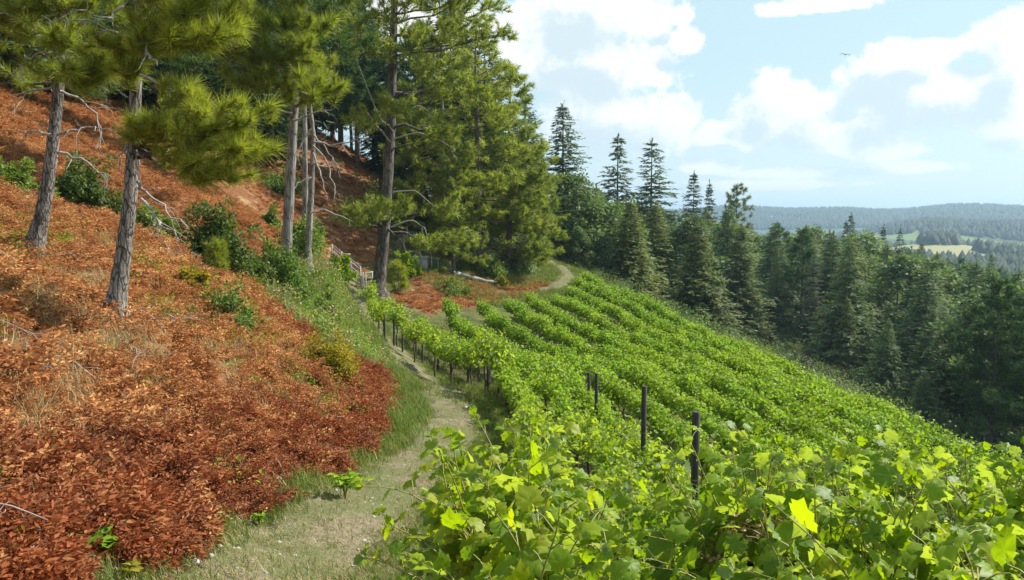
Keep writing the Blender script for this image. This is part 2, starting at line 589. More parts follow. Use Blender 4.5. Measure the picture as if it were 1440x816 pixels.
def terrain_mat():
    m, N = newmat('hillside ground')
    geo = N.n('ShaderNodeNewGeometry')
    pos = geo.outputs['Position']
    at1 = N.n('ShaderNodeAttribute', attribute_name='zones')
    sep = N.n('ShaderNodeSeparateColor')
    N.put(sep.inputs[0], at1.outputs['Color'])
    at2 = N.n('ShaderNodeAttribute', attribute_name='farness')
    n1 = N.noise(pos, 0.9, 5.0, 0.6)
    n2 = N.noise(pos, 7.0, 6.0, 0.7)
    n3 = N.noise(pos, 34.0, 3.0, 0.6)
    edge = N.math('MULTIPLY', N.math('SUBTRACT', n2, 0.5), 0.9)
    grass = N.mix(N.smooth(n1, 0.36, 0.66), (0.05, 0.075, 0.02), (0.13, 0.13, 0.05))
    grass = N.mix(N.math('MULTIPLY', N.smooth(n2, 0.5, 0.75), 0.6), grass, (0.26, 0.22, 0.11))
    rustc = N.ramp(n2, [(0.25, (0.030, 0.014, 0.009)), (0.48, (0.16, 0.070, 0.032)), (0.62, (0.25, 0.115, 0.055)), (0.8, (0.33, 0.20, 0.11))])
    rustc = N.mix(N.math('MULTIPLY', N.smooth(n1, 0.48, 0.66), 0.65), rustc, (0.33, 0.24, 0.12))
    soilc = N.mix(N.smooth(n2, 0.35, 0.65), (0.10, 0.075, 0.045), (0.10, 0.12, 0.04))
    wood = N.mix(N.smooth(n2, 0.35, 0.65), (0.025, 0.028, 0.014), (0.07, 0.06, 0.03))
    def fac(s):
        return N.smooth(N.math('ADD', s, edge), 0.25, 0.75)
    c = N.mix(fac(sep.outputs[0]), grass, rustc)
    c = N.mix(fac(sep.outputs[1]), c, soilc)
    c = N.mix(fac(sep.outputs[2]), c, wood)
    # far valley: fields and meadows between woods
    sp = N.mapping(pos, (1, 0.42, 0))
    cell = N.n('ShaderNodeTexVoronoi')
    N.put(cell.inputs['Vector'], sp)
    cell.inputs['Scale'].default_value = 0.0042
    sc = N.n('ShaderNodeSeparateColor')
    N.put(sc.inputs[0], cell.outputs['Color'])
    field = N.ramp(sc.outputs[0], [(0.0, (0.06, 0.10, 0.035)), (0.3, (0.24, 0.24, 0.11)), (0.55, (0.14, 0.19, 0.06)), (0.75, (0.27, 0.26, 0.13)), (1.0, (0.07, 0.11, 0.04))], 'CONSTANT')
    c = N.mix(at2.outputs['Fac'], c, field)
    b = N.n('ShaderNodeBsdfPrincipled')
    N.put(b.inputs['Base Color'], c)
    b.inputs['Roughness'].default_value = 0.95
    b.inputs['Specular IOR Level'].default_value = 0.1
    bp = N.n('ShaderNodeBump')
    bp.inputs['Strength'].default_value = 0.8
    bp.inputs['Distance'].default_value = 0.06
    N.put(bp.inputs['Height'], N.math('ADD', n2, N.math('MULTIPLY', n3, 0.4)))
    N.t.links.new(bp.outputs[0], b.inputs['Normal'])
    o = N.n('ShaderNodeOutputMaterial')
    N.t.links.new(b.outputs[0], o.inputs[0])
    return m


go = ground_mb.build('ground', terrain_mat(), smooth=True)
tag(go, 'uneven hillside ground falling from the rusty bank to the wooded valley', 'ground', kind='structure')
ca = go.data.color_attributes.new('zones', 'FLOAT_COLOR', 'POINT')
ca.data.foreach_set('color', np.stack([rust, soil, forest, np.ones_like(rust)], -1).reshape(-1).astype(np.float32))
fa = go.data.attributes.new('farness', 'FLOAT', 'POINT')
fa.data.foreach_set('value', farw.reshape(-1).astype(np.float32))


# ---- paths: strips that sink into the ground at their ragged edges
def path_mat():
    m, N = newmat('trodden path')
    geo = N.n('ShaderNodeNewGeometry')
    pos = geo.outputs['Position']
    n1 = N.noise(pos, 1.3, 4.0)
    n2 = N.noise(pos, 16.0, 6.0, 0.7)
    n3 = N.noise(pos, 60.0, 3.0, 0.6)
    c = N.mix(N.smooth(n2, 0.32, 0.66), (0.13, 0.105, 0.065), (0.25, 0.21, 0.14))
    c = N.mix(N.math('MULTIPLY', N.smooth(n1, 0.36, 0.60), 0.8), c, (0.11, 0.125, 0.045))
    c = N.mix(N.math('MULTIPLY', N.smooth(n3, 0.62, 0.7), 0.8), c, (0.42, 0.38, 0.31))
    b = N.n('ShaderNodeBsdfPrincipled')
    N.put(b.inputs['Base Color'], c)
    b.inputs['Roughness'].default_value = 0.95
    b.inputs['Specular IOR Level'].default_value = 0.1
    bp = N.n('ShaderNodeBump')
    bp.inputs['Strength'].default_value = 0.7
    bp.inputs['Distance'].default_value = 0.03
    N.put(bp.inputs['Height'], N.math('ADD', n2, n3))
    N.t.links.new(bp.outputs[0], b.inputs['Normal'])
    o = N.n('ShaderNodeOutputMaterial')
    N.t.links.new(b.outputs[0], o.inputs[0])
    return m


PM = path_mat()


def strip(name, line, w0, w1, label):
    n = len(line)
    T = np.gradient(line[:, :2], axis=0)
    T /= np.linalg.norm(T, axis=1)[:, None]
    Nn = np.stack([T[:, 1], -T[:, 0]], -1)
    w = np.linspace(w0, w1, n)
    k = 11
    V = []
    for j in range(k):
        u = -1 + 2 * j / (k - 1)
        jit = 1 + (0.16 * np.sin(np.arange(n) * 0.9 + (5 if u > 0 else 0)) + 0.12 * RNG.standard_normal(n)) * (abs(u) > 0.7)
        xy = line[:, :2] + Nn * (u * w * 0.5 * jit)[:, None]
        z = H(xy[:, 0], xy[:, 1]) + 0.022 - 0.05 * abs(u) ** 4
        V.append(np.concatenate([xy, z[:, None]], 1))
    V = np.stack(V, 1)
    i, j = np.meshgrid(np.arange(n - 1), np.arange(k - 1), indexing='ij')
    Fa = np.stack([i * k + j, (i + 1) * k + j, (i + 1) * k + j + 1, i * k + j + 1], -1).reshape(-1, 4)
    mb = MB()
    mb.add(V.reshape(-1, 3), Fa)
    return tag(mb.build(name, PM, smooth=True), label, 'path', kind='structure')


strip('path', PATH_LINE, 1.2, 1.6, 'pale trodden footpath winding between the rusty bank and the vines')
strip('path', LOOP_LINE, 1.0, 1.25, 'pale footpath bend beyond the top of the vine rows')
# ------------------------------------------------------------------ camera, sun, sky with clouds, haze
cam = bpy.data.cameras.new('camera')
cam.sensor_width = 36.0
cam.lens = 36.0 * F / 1440.0
cam.clip_start = 0.05
cam.clip_end = 20000
co = bpy.data.objects.new('camera', cam)
COL.objects.link(co)
co.location = (0, 0, 0)
co.rotation_euler = (rad(90) - PITCH, 0, 0)
SC.camera = co

SUN_AZ, SUN_EL = rad(68), rad(41)      # to the right of the view direction, a little ahead
sd = Vector((math.sin(SUN_AZ) * math.cos(SUN_EL), math.cos(SUN_AZ) * math.cos(SUN_EL), math.sin(SUN_EL)))
sl = bpy.data.lights.new('sun', 'SUN')
sl.energy = 4.5
sl.angle = rad(0.53)
sl.color = (1.0, 0.94, 0.84)
so = bpy.data.objects.new('sun', sl)
COL.objects.link(so)
so.rotation_euler = (-sd).to_track_quat('-Z', 'Y').to_euler()

world = bpy.data.worlds.new('World')
SC.world = world
world.use_nodes = True
wt = world.node_tree
wt.nodes.clear()
N = NT(wt)


def azel(px, py):
    d = at(px, py, 1.0)
    return math.atan2(d[0], d[1]), math.atan2(d[2], math.hypot(d[0], d[1]))


# cumulus heaps: photo centre and radii; flat-bottomed
HEAPS = [(815, 25, 105, 55), (775, 95, 95, 55), (865, 95, 85, 60), (920, 180, 62, 48), (850, 175, 105, 62), (690, 80, 70, 60), (895, 30, 60, 45),
         (960, 58, 22, 22), (955, 25, 20, 14),
         (1085, 152, 52, 42), (1130, 180, 68, 38), (1060, 195, 40, 24), (1185, 200, 60, 22), (1235, 212, 60, 20),
         (1255, 98, 58, 36), (1310, 78, 60, 22), (1330, 140, 110, 56), (1400, 62, 55, 24), (1432, 110, 40, 60), (1430, 185, 36, 30), (1215, 130, 30, 26), (1260, 165, 70, 40),
         (1160, 8, 85, 14), (1005, 190, 34, 20), (1000, 236, 46, 12), (1120, 244, 90, 8), (1290, 236, 60, 9), (1050, 262, 140, 8),
         (560, 60, 120, 60), (250, 40, 200, 60)]


def cloud_group():
    g = bpy.data.node_groups.new('cloud field', 'ShaderNodeTree')
    g.interface.new_socket('U', in_out='INPUT', socket_type='NodeSocketFloat')
    g.interface.new_socket('V', in_out='INPUT', socket_type='NodeSocketFloat')
    g.interface.new_socket('Density', in_out='OUTPUT', socket_type='NodeSocketFloat')
    G = NT(g)
    gi, gout = G.n('NodeGroupInput'), G.n('NodeGroupOutput')
    u, v = gi.outputs[0], gi.outputs[1]
    cx = G.n('ShaderNodeCombineXYZ')
    G.put(cx.inputs[0], u)
    G.put(cx.inputs[1], v)
    uv = cx.outputs[0]
    nz = G.noise(uv, 15.0, 10.0, 0.66, 0.0)
    nb = G.noise(uv, 45.0, 5.0, 0.55)
    acc = None
    for (px, py, rx, ry) in HEAPS:
        uc, vc = azel(px, py)
        rx, ry = rx / F, ry / F
        a = G.math('DIVIDE', G.math('SUBTRACT', u, uc), rx)
        b = G.math('DIVIDE', G.math('SUBTRACT', v, vc), ry)
        b = G.math('MAXIMUM', b, G.math('MULTIPLY', b, -1.25))
        d = G.math('SUBTRACT', 1.0, G.math('SQRT', G.math('ADD', G.math('MULTIPLY', a, a), G.math('MULTIPLY', b, b))))
        acc = d if acc is None else G.math('SMOOTH_MAX', acc, d, 0.25)
    # scattered far clouds elsewhere in the sky, away from the surveyed heaps
    wide = G.noise(G.mapping(uv, (1, 2.0, 1)), 2.6, 2.0)
    acc = G.math('MAXIMUM', acc, G.math('SUBTRACT', G.math('MULTIPLY', wide, 2.2), G.math('ADD', 1.35, G.math('MULTIPLY', G.math('COMPARE', u, 0.20, 0.75), 1.2))))
    f = G.math('ADD', G.math('MAXIMUM', acc, -0.8), G.math('MULTIPLY', G.math('SUBTRACT', nz, 0.5), 2.5))
    f = G.math('ADD', f, G.math('MULTIPLY', G.math('SUBTRACT', nb, 0.5), 0.5))
    G.put(gout.inputs[0], f)
    return g


CG = cloud_group()
tc = N.n('ShaderNodeTexCoord')
sep = N.n('ShaderNodeSeparateXYZ')
N.put(sep.inputs[0], tc.outputs['Generated'])
uu = N.math('ARCTAN2', sep.outputs[0], sep.outputs[1])
vv = N.math('ARCSINE', sep.outputs[2])


def field(du, dv):
    g = N.n('ShaderNodeGroup')
    g.node_tree = CG
    N.put(g.inputs[0], N.math('ADD', uu, du) if du else uu)
    N.put(g.inputs[1], N.math('ADD', vv, dv) if dv else vv)
    return g.outputs[0]


f0 = field(0, 0)
f1 = field(0.022, 0.026)          # sampled towards the sun: how much cloud lies between here and the light
dens = N.smooth(f0, -0.14, 0.26)
thick = N.smooth(f1, 0.05, 0.75)
sky = N.n('ShaderNodeTexSky', sky_type='NISHITA')
sky.sun_disc = False
sky.sun_elevation = SUN_EL
sky.sun_rotation = SUN_AZ
sky.altitude = 200
sky.air_density = 1.0
sky.dust_density = 1.2
sky.ozone_density = 1.0
SKY_STRENGTH = 0.08
K = 0.575 / SKY_STRENGTH
# thin high veil makes the blue pale and even
veil = N.mix(0.78, sky.outputs[0], (0.60 * K, 0.82 * K, 0.87 * K))
low = N.smooth(vv, 0.20, -0.01)
veil = N.mix(N.math('MULTIPLY', low, 0.55), veil, (0.80 * K, 0.91 * K, 0.95 * K))
lit, shade = (1.06 * K, 1.06 * K, 1.05 * K), (0.67 * K, 0.80 * K, 0.86 * K)
ccol = N.mix(thick, lit, shade)
out = N.mix(N.math('MULTIPLY', dens, N.math('SUBTRACT', 1.0, N.math('MULTIPLY', low, 0.45))), veil, ccol)
bg = N.n('ShaderNodeBackground')
N.put(bg.inputs[0], out)
bg.inputs[1].default_value = SKY_STRENGTH
ow = N.n('ShaderNodeOutputWorld')
wt.links.new(bg.outputs[0], ow.inputs[0])

SC.view_settings.view_transform = 'Standard'
SC.view_settings.look = 'None'
SC.view_settings.exposure = 0.95
SC.view_settings.gamma = 1.0
SC.cycles.max_bounces = 6
SC.cycles.diffuse_bounces = 3
SC.cycles.glossy_bounces = 2
SC.cycles.transmission_bounces = 3
SC.cycles.volume_bounces = 0
SC.cycles.transparent_max_bounces = 4
SC.cycles.caustics_reflective = False
SC.cycles.caustics_refractive = False

HAZE = True
if HAZE:
    m, Nh = newmat('valley haze')
    pv = Nh.n('ShaderNodeVolumePrincipled')
    pv.inputs['Color'].default_value = (0.46, 0.66, 0.86, 1)
    pv.inputs['Density'].default_value = 0.00025
    pv.inputs['Anisotropy'].default_value = 0.3
    oh = Nh.n('ShaderNodeOutputMaterial')
    m.node_tree.links.new(pv.outputs[0], oh.inputs['Volume'])
    zlo, zhi = float(GZ.min()) - 1.0, float(max(GZ.max(), 90.0)) + 3.0
    hb = MB()
    E = 6600.0
    hb.add([(-E, -E, zlo), (E, -E, zlo), (E, E, zlo), (-E, E, zlo), (-E, -E, zhi), (E, -E, zhi), (E, E, zhi), (-E, E, zhi)],
           [[3, 2, 1, 0], [4, 5, 6, 7], [0, 1, 5, 4], [1, 2, 6, 5], [2, 3, 7, 6], [3, 0, 4, 7]])
    tag(hb.build('haze', m), 'thin blue summer haze over the valley', 'haze', kind='stuff')
# ------------------------------------------------------------------ materials of plants
M_VINE = leaf_mat('vine leaves', [(0.0, (0.061, 0.132, 0.009)), (0.35, (0.134, 0.234, 0.012)), (0.72, (0.220, 0.324, 0.015)), (0.95, (0.305, 0.360, 0.022)), (1.0, (0.464, 0.360, 0.055))],
                  trans=0.55, trans_tint=(1.9, 1.8, 0.25), rough=0.48, spec=0.3, under=(0.22, 0.29, 0.17), patch=(0.25, 0.33, 0.018), patch_scale=0.35, veins=True)
M_VINE_FAR = leaf_mat('vine leaves seen small', [(0.0, (0.083, 0.150, 0.010)), (0.4, (0.158, 0.237, 0.014)), (0.8, (0.249, 0.312, 0.018)), (1.0, (0.363, 0.388, 0.030))],
                      trans=0.5, trans_tint=(1.6, 1.8, 0.3), rough=0.5, spec=0.3, under=(0.18, 0.26, 0.14), patch=(0.25, 0.31, 0.02), patch_scale=0.3)
M_SHOOT = solid_mat('vine shoots', (0.16, 0.20, 0.035), (0.28, 0.22, 0.06), 20, 0.6, 0.1)
M_VWOOD = solid_mat('vine wood', (0.05, 0.035, 0.025), (0.12, 0.09, 0.06), 30, 0.9, 0.6, (1, 1, 0.25))
M_POST = solid_mat('dark tarred post', (0.018, 0.017, 0.017), (0.06, 0.055, 0.052), 14, 0.75, 0.5, (3, 3, 0.2))
M_BRACKEN = leaf_mat('dry bracken', [(0.0, (0.115, 0.034, 0.012)), (0.3, (0.309, 0.127, 0.048)), (0.6, (0.495, 0.234, 0.089)), (0.88, (0.632, 0.361, 0.153)), (1.0, (0.707, 0.553, 0.294))],
                     trans=0.28, trans_tint=(1.25, 1.1, 0.9), rough=0.75, spec=0.12, patch=(0.37, 0.155, 0.06), patch_scale=0.8, clump=0.55)
M_RED = leaf_mat('dark red bracken', [(0.0, (0.087, 0.023, 0.012)), (0.4, (0.218, 0.078, 0.036)), (0.75, (0.337, 0.134, 0.058)), (1.0, (0.549, 0.309, 0.145))],
                 trans=0.25, trans_tint=(1.5, 1.0, 0.7), rough=0.75, spec=0.12, patch=(0.26, 0.075, 0.025), patch_scale=0.9)
M_TWIG = solid_mat('dead twigs', (0.10, 0.055, 0.03), (0.26, 0.16, 0.10), 20, 0.9, 0.2)
M_GRASS = leaf_mat('green grass', [(0.0, (0.065, 0.115, 0.024)), (0.6, (0.150, 0.209, 0.048)), (0.9, (0.286, 0.304, 0.108)), (1.0, (0.520, 0.459, 0.204))], trans=0.35, trans_tint=(1.3, 1.4, 0.5),
                   patch=(0.19, 0.19, 0.07), patch_scale=0.9)
M_DRY = leaf_mat('bleached dry grass', [(0.0, (0.26, 0.20, 0.10)), (0.6, (0.42, 0.34, 0.18)), (1.0, (0.56, 0.49, 0.31))], trans=0.3, trans_tint=(1.2, 1.1, 0.8))
M_BUSH = leaf_mat('dark shrub leaves', [(0.0, (0.043, 0.070, 0.025)), (0.6, (0.104, 0.156, 0.046)), (1.0, (0.221, 0.267, 0.072))], trans=0.3, trans_tint=(1.3, 1.4, 0.4))
M_WEED = leaf_mat('weedy green leaves', [(0.0, (0.074, 0.127, 0.032)), (0.6, (0.166, 0.256, 0.060)), (1.0, (0.346, 0.374, 0.127))], trans=0.35, trans_tint=(1.3, 1.3, 0.4))
M_LIME = leaf_mat('bright yellow green leaves', [(0.0, (0.110, 0.220, 0.017)), (0.6, (0.231, 0.363, 0.024)), (1.0, (0.396, 0.418, 0.044))], trans=0.4, trans_tint=(1.4, 1.4, 0.35))
M_OLIVE = leaf_mat('yellow olive leaves', [(0.0, (0.13, 0.15, 0.016)), (0.6, (0.24, 0.23, 0.022)), (1.0, (0.40, 0.30, 0.04))], trans=0.35, trans_tint=(1.4, 1.3, 0.4))
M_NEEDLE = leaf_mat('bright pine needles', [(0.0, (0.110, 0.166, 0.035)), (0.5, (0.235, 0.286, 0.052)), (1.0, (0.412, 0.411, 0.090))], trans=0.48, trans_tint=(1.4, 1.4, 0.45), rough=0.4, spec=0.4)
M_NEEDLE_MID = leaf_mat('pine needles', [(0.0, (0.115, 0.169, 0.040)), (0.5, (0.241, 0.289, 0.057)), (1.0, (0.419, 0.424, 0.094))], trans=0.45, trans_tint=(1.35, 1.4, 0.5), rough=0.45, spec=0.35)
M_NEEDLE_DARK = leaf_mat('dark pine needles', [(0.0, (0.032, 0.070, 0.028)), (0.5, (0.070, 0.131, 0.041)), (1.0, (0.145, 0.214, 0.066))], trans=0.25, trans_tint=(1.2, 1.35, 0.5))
M_SPRUCE = leaf_mat('spruce needles', [(0.0, (0.043, 0.079, 0.050)), (0.5, (0.095, 0.143, 0.070)), (1.0, (0.194, 0.233, 0.107))], trans=0.25, trans_tint=(1.2, 1.3, 0.6))  # lightened albedo: part of the wood's haze is put into the colour
M_SPR_OLIVE = leaf_mat('olive conifer needles', [(0.0, (0.082, 0.114, 0.044)), (0.5, (0.164, 0.202, 0.073)), (1.0, (0.275, 0.298, 0.119))], trans=0.28, trans_tint=(1.25, 1.3, 0.45))
M_SPR_GREEN = leaf_mat('mid green conifer needles', [(0.0, (0.074, 0.115, 0.057)), (0.5, (0.150, 0.211, 0.085)), (1.0, (0.263, 0.312, 0.125))], trans=0.28, trans_tint=(1.2, 1.35, 0.5))  # paler than the needles themselves, standing in for haze over the wood
M_SPR_GREY = leaf_mat('thin grey green needles', [(0.0, (0.075, 0.080, 0.055)), (0.5, (0.125, 0.132, 0.085)), (1.0, (0.21, 0.21, 0.15))], trans=0.25, trans_tint=(1.1, 1.15, 0.8))
M_BARK = bark_mat('grey plated pine bark', (0.020, 0.015, 0.012), (0.15, 0.13, 0.117), (0.36, 0.335, 0.315))
M_BARK_PALE = bark_mat('pale grey bark', (0.06, 0.05, 0.045), (0.20, 0.18, 0.165), (0.34, 0.315, 0.295), 8, 1.2, 0.5)
M_BARK_DARK = bark_mat('dark bark', (0.018, 0.015, 0.013), (0.10, 0.083, 0.074), (0.24, 0.215, 0.20), 7, 1.0, 0.9)
M_BARK_FAR = solid_mat('brown grey trunk', (0.07, 0.055, 0.045), (0.17, 0.145, 0.12), 3, 0.9, 0.0)
M_DEAD = solid_mat('silvery dead wood', (0.20, 0.18, 0.165), (0.40, 0.37, 0.345), 12, 0.85, 0.2, (1, 1, 0.4))


# ------------------------------------------------------------------ leaf shapes
def vine_leaf(n):
    """lobed, toothed grape leaf: stalk at the origin, tip along +y, cupped and folded along its midrib"""
    if n >= 19:
        th = np.radians([-168, -150, -128, -112, -92, -72, -58, -42, -22, 0, 22, 42, 58, 72, 92, 112, 128, 150, 168])
        r = np.array([.46, .60, .54, .70, .62, .80, .66, .84, .74, 1.0, .74, .84, .66, .80, .62, .70, .54, .60, .46])
    elif n >= 9:
        th = np.radians([-155, -118, -75, -48, 0, 48, 75, 118, 155])
        r = np.array([.52, .64, .80, .66, 1.0, .66, .80, .64, .52])
    else:
        th = np.radians([-130, -60, 0, 60, 130])
        r = np.array([.6, .76, 1.0, .76, .6])
    x, y = 0.62 * r * np.sin(th), 0.62 * r * np.cos(th) + 0.34
    z = -0.42 * (x ** 2 + (y - 0.3) ** 2) + 0.20 * np.abs(x) + 0.03 * np.sin(th * 7)
    V = np.concatenate([[[0, 0.30, 0.0]], np.stack([x, y, z], -1)])
    k = len(th)
    if n >= 19:
        x1, y1 = x * 0.55, (y - 0.3) * 0.55 + 0.3
        z1 = 0.16 * np.abs(x1) + 0.035 * np.cos(th * 6)
        V = np.concatenate([V, np.stack([x1, y1, z1], -1)])
        Fr = []
        for i in range(k - 1):
            a, b, c_, d_ = i + 1, i + 2, k + 1 + i, k + 2 + i
            Fr += [[0, d_, c_], [c_, d_, a], [d_, b, a]]
        return V, np.array(Fr)
    Fa = [[0, i + 2, i + 1] for i in range(k - 1)] + ([[0, 1, k]] if n < 19 else [])
    return V, np.array(Fa)


LEAF_NEAR, LEAF_MID, LEAF_FAR = vine_leaf(19), vine_leaf(9), vine_leaf(5)
KITE = (np.array([[0, 0, 0], [0.34, 0.5, 0.05], [0, 1.0, -0.08], [-0.34, 0.5, 0.05]]), np.array([[0, 1, 2], [0, 2, 3]]))
OVAL = (np.array([[0, 0, 0], [0.24, 0.28, 0.05], [0.27, 0.58, 0.05], [0, 1.0, -0.14], [-0.27, 0.58, 0.05], [-0.24, 0.28, 0.05], [0, 0.45, -0.02]]),
        np.array([[0, 1, 6], [1, 2, 6], [2, 3, 6], [3, 4, 6], [4, 5, 6], [5, 0, 6]]))


def vine(seed, lod,  shoots, H0=1.35, spread=0.62, leaf=0.125, along=0.62, tall=0.3, wsig=0.75):
    """one grapevine: trunk, arms along the row (local y), shoots that rise and flop over, a leaf at every joint"""
    g = np.random.default_rng(seed)
    wood, sh, lv = MB(), MB(), MB()
    zt = H0 * 0.52
    wood.tube([(0.02, 0, -0.08), (-0.01, 0.02, zt * 0.35), (0.03, -0.02, zt * 0.7), (0, 0, zt)], [0.042, 0.034, 0.03, 0.032], 6, wob=0.12)
    for s in (-1, 1):
        wood.tube([(0, 0, zt - 0.03), (0.02, s * along * 0.5, zt + 0.04), (-0.01, s * along, zt + 0.03)], [0.026, 0.02, 0.013], 5, wob=0.1)
    P, Yd, Nd, S = [], [], [], []
    base = LEAF_NEAR if lod == 0 else LEAF_MID if lod == 1 else LEAF_FAR
    step = 0.062 if lod == 0 else 0.075 if lod == 1 else 0.10
    for k in range(shoots):
        y0 = g.uniform(-along, along)
        up = g.random() < tall
        a = g.normal(0, 0.28 if up else wsig)
        d = np.array([math.sin(a), g.normal(0, 0.35), math.cos(a) * (1.2 if up else 0.9) + 0.15])
        d /= np.linalg.norm(d)
        L = (g.uniform(0.65, 1.0) if up else g.uniform(0.45, 0.95)) * (H0 - zt) * 1.25
        n = max(4, int(L / step))
        p = np.array([g.normal(0, 0.05), y0, zt + g.uniform(-0.02, 0.08)])
        pts = [p.copy()]
        for i in range(n):
            t = i / n
            d = d + np.array([g.normal(0, 0.10), g.normal(0, 0.10), -(0.03 if up else 0.17) * t])
            d /= np.linalg.norm(d)
            p = p + d * (L / n)
            pts.append(p.copy())
            side = unit(np.cross(d, [0.3, 0.2, 1.0]) + 0.2 * g.standard_normal(3)) * (1 if i % 2 else -1)
            q = unit(side + 0.35 * d + np.array([0, 0, 0.25])) * leaf * g.uniform(0.4, 0.75)
            size = leaf * (1.22 - 0.85 * t ** 2.2) * g.uniform(0.72, 1.2)
            P.append(p + q)
            Yd.append(unit(q) + np.array([0, 0, g.uniform(-1.1, 0.15)]) + 0.35 * g.standard_normal(3))
            Nd.append(np.array([np.sign(q[0]) * 0.5 + g.normal(0, .55), g.normal(0, .6), 0.7]))
            S.append((size * g.uniform(.88, 1.1), size, size * g.uniform(.6, 2.4)))
            if lod == 0 and i % 1 == 0:
                sh.tube([p, p + q * 0.6 + [0, 0, 0.008], p + q], [0.0022, 0.0018, 0.0016], 3, cap=False)
        if lod <= 1:
            sh.tube(np.array(pts)[::1 if lod == 0 else 3], np.linspace(0.0055, 0.002, len(pts[::1 if lod == 0 else 3])), 4 if lod == 0 else 3, cap=False)
        # growing tip: a tuft of small leaves
        for _ in range(3 if lod < 2 else 1):
            P.append(p)
            Yd.append(d + 0.6 * g.standard_normal(3))
            Nd.append(g.standard_normal(3))
            s = leaf * g.uniform(0.25, 0.45)
            S.append((s, s, s))
    lv.scatter(base, P, frames(np.array(Yd), np.array(Nd)), np.array(S), keep_lc=True)
    out = {'trunk': wood.mesh('grapevine trunk', M_VWOOD, True), 'foliage': lv.mesh('grapevine leaves', M_VINE if lod < 2 else M_VINE_FAR, lod == 0)}
    if lod <= 1:
        out['shoots'] = sh.mesh('grapevine shoots', M_SHOOT, True)
    return out, lv


# ------------------------------------------------------------------ the vineyard
NEARV = [vine(100 + i, 0, 96, 1.36, leaf=0.124, tall=0.34)[0] for i in range(5)]
MIDV = [vine(200 + i, 1, 44, 1.40, leaf=0.135, tall=0.34)[0] for i in range(5)]
FARV = []
FAR_LV = []
for i in range(5):
    d_, l_ = vine(300 + i, 2, 66, 1.34, leaf=0.135, along=0.66, tall=0.8, wsig=0.3)
    FARV.append(d_)
    FAR_LV.append(l_)
PATHV = [vine(400 + i, 1, 44, 1.72, leaf=0.13, along=0.85, tall=0.7, wsig=0.42)[0] for i in range(4)]

TROWS = [0.0, 0.068, 0.135, 0.245, 0.355, 0.463, 0.57, 0.678, 0.785, 0.893, 1.0]
spots = []
for ri, t in enumerate(TROWS):
    y = 1.55 + RNG.uniform(0, 0.5)
    while y < 74:
        x = float(rowx(t, y))
        ok = bool(inside(np.array([x]), np.array([y]), VINE_POLY)[0])
        if ri == 0:
            ok = y < 42
        if ri == 1:
            ok = ok and y < 24
        if ok and not (y < 2.3 and abs(x) < 0.75):
            dx = float(rowx(t, y + 0.5) - rowx(t, y - 0.5))
            spots.append((ri, x + RNG.normal(0, 0.06), y, math.atan2(dx, 1.0)))
        y += RNG.uniform(1.0, 1.2) * (1.0 if ri else (1.0 if y < 22 else 1.75))
VISX = [(s, math.hypot(s[1], s[2])) for s in spots if abs(s[1]) < s[2] * 0.72 + 1.6]
VISX.sort(key=lambda q: q[1])
path_row = [s for s, d in VISX if s[0] == 0 and s[2] >= 22]
rest = [s for s, d in VISX if not (s[0] == 0 and s[2] >= 22)]
keep = rest[:300 - len(path_row) - 2]
mass = rest[len(keep):]


def put_vine(src, s, label, group, sc=1.0, flip=True):
    ri, x, y, a = s
    sc = sc * float(np.interp(y, [2.5, 4.5, 8, 16, 24], [1.1, 0.92, 0.74, 0.76, 0.92]))
    ipx = 720 + F * x / y
    if y < 9:
        # keep the near plants no taller than they stand in the place
        tp = np.interp(ipx, [400, 450, 560, 640, 700, 850, 950, 1000, 1130, 1218, 1320, 1440, 1700], [800, 790, 715, 640, 585, 640, 690, 698, 655, 592, 604, 640, 680])
        room = float(at(ipx, tp, y)[2]) - float(H(x, y))
        sc = min(sc, max(0.45, room / 1.62))
    o = empty('grapevine', (x, y, float(H(x, y))), -a + (math.pi if flip and RNG.random() < 0.5 else 0) + RNG.normal(0, 0.06),
              (sc * RNG.uniform(0.95, 1.15), sc, sc * RNG.uniform(0.9, 1.1)))
    for k, me in src.items():
        link_mesh(k, me, o)
    tag(o, label, 'grapevine', group)
    return o


GRP = 'grapevines in the vineyard rows'
for i, s in enumerate(path_row):
    lab = f'staked grapevine of the row beside the footpath, {ORD[i] if i < 20 else "last"} from its near end'
    put_vine(PATHV[i % 4], s, lab, 'grapevines in the row along the footpath', 1.12)
for i, s in enumerate(keep):
    d = math.hypot(s[1], s[2])
    src = NEARV[i % 5] if d < 8.5 else MIDV[i % 5] if d < 15.5 else FARV[i % 5]
    lab = ('large leaved grapevine in the sprawling mass of vines nearest the camera' if d < 8.5 else
           'bright green grapevine in the dense rows round the dark wooden posts' if d < 20 else
           'small green grapevine in the striped rows up the far slope')
    put_vine(src, s, lab, GRP + (' near the camera' if d < 8.5 else ' round the posts' if d < 20 else ' on the far slope'))
mm = MB()
for s in mass:
    ri, x, y, a = s
    lv = FAR_LV[RNG.integers(5)]
    ca_, sa_ = math.cos(-a), math.sin(-a)
    k = RNG.uniform(0.9, 1.12)
    Rm = np.array([[ca_, -sa_, 0], [sa_, ca_, 0], [0, 0, 1]]) * k
    mm.add(lv.V[0] @ Rm.T + np.array([x, y, float(H(x, y))]), lv.Fc[0])
tag(mm.build('vine_rows', M_VINE_FAR), 'far rows of green grapevines striping the upper vineyard slope', 'vineyard', kind='stuff')
print('vines', len(path_row), len(keep), len(mass))


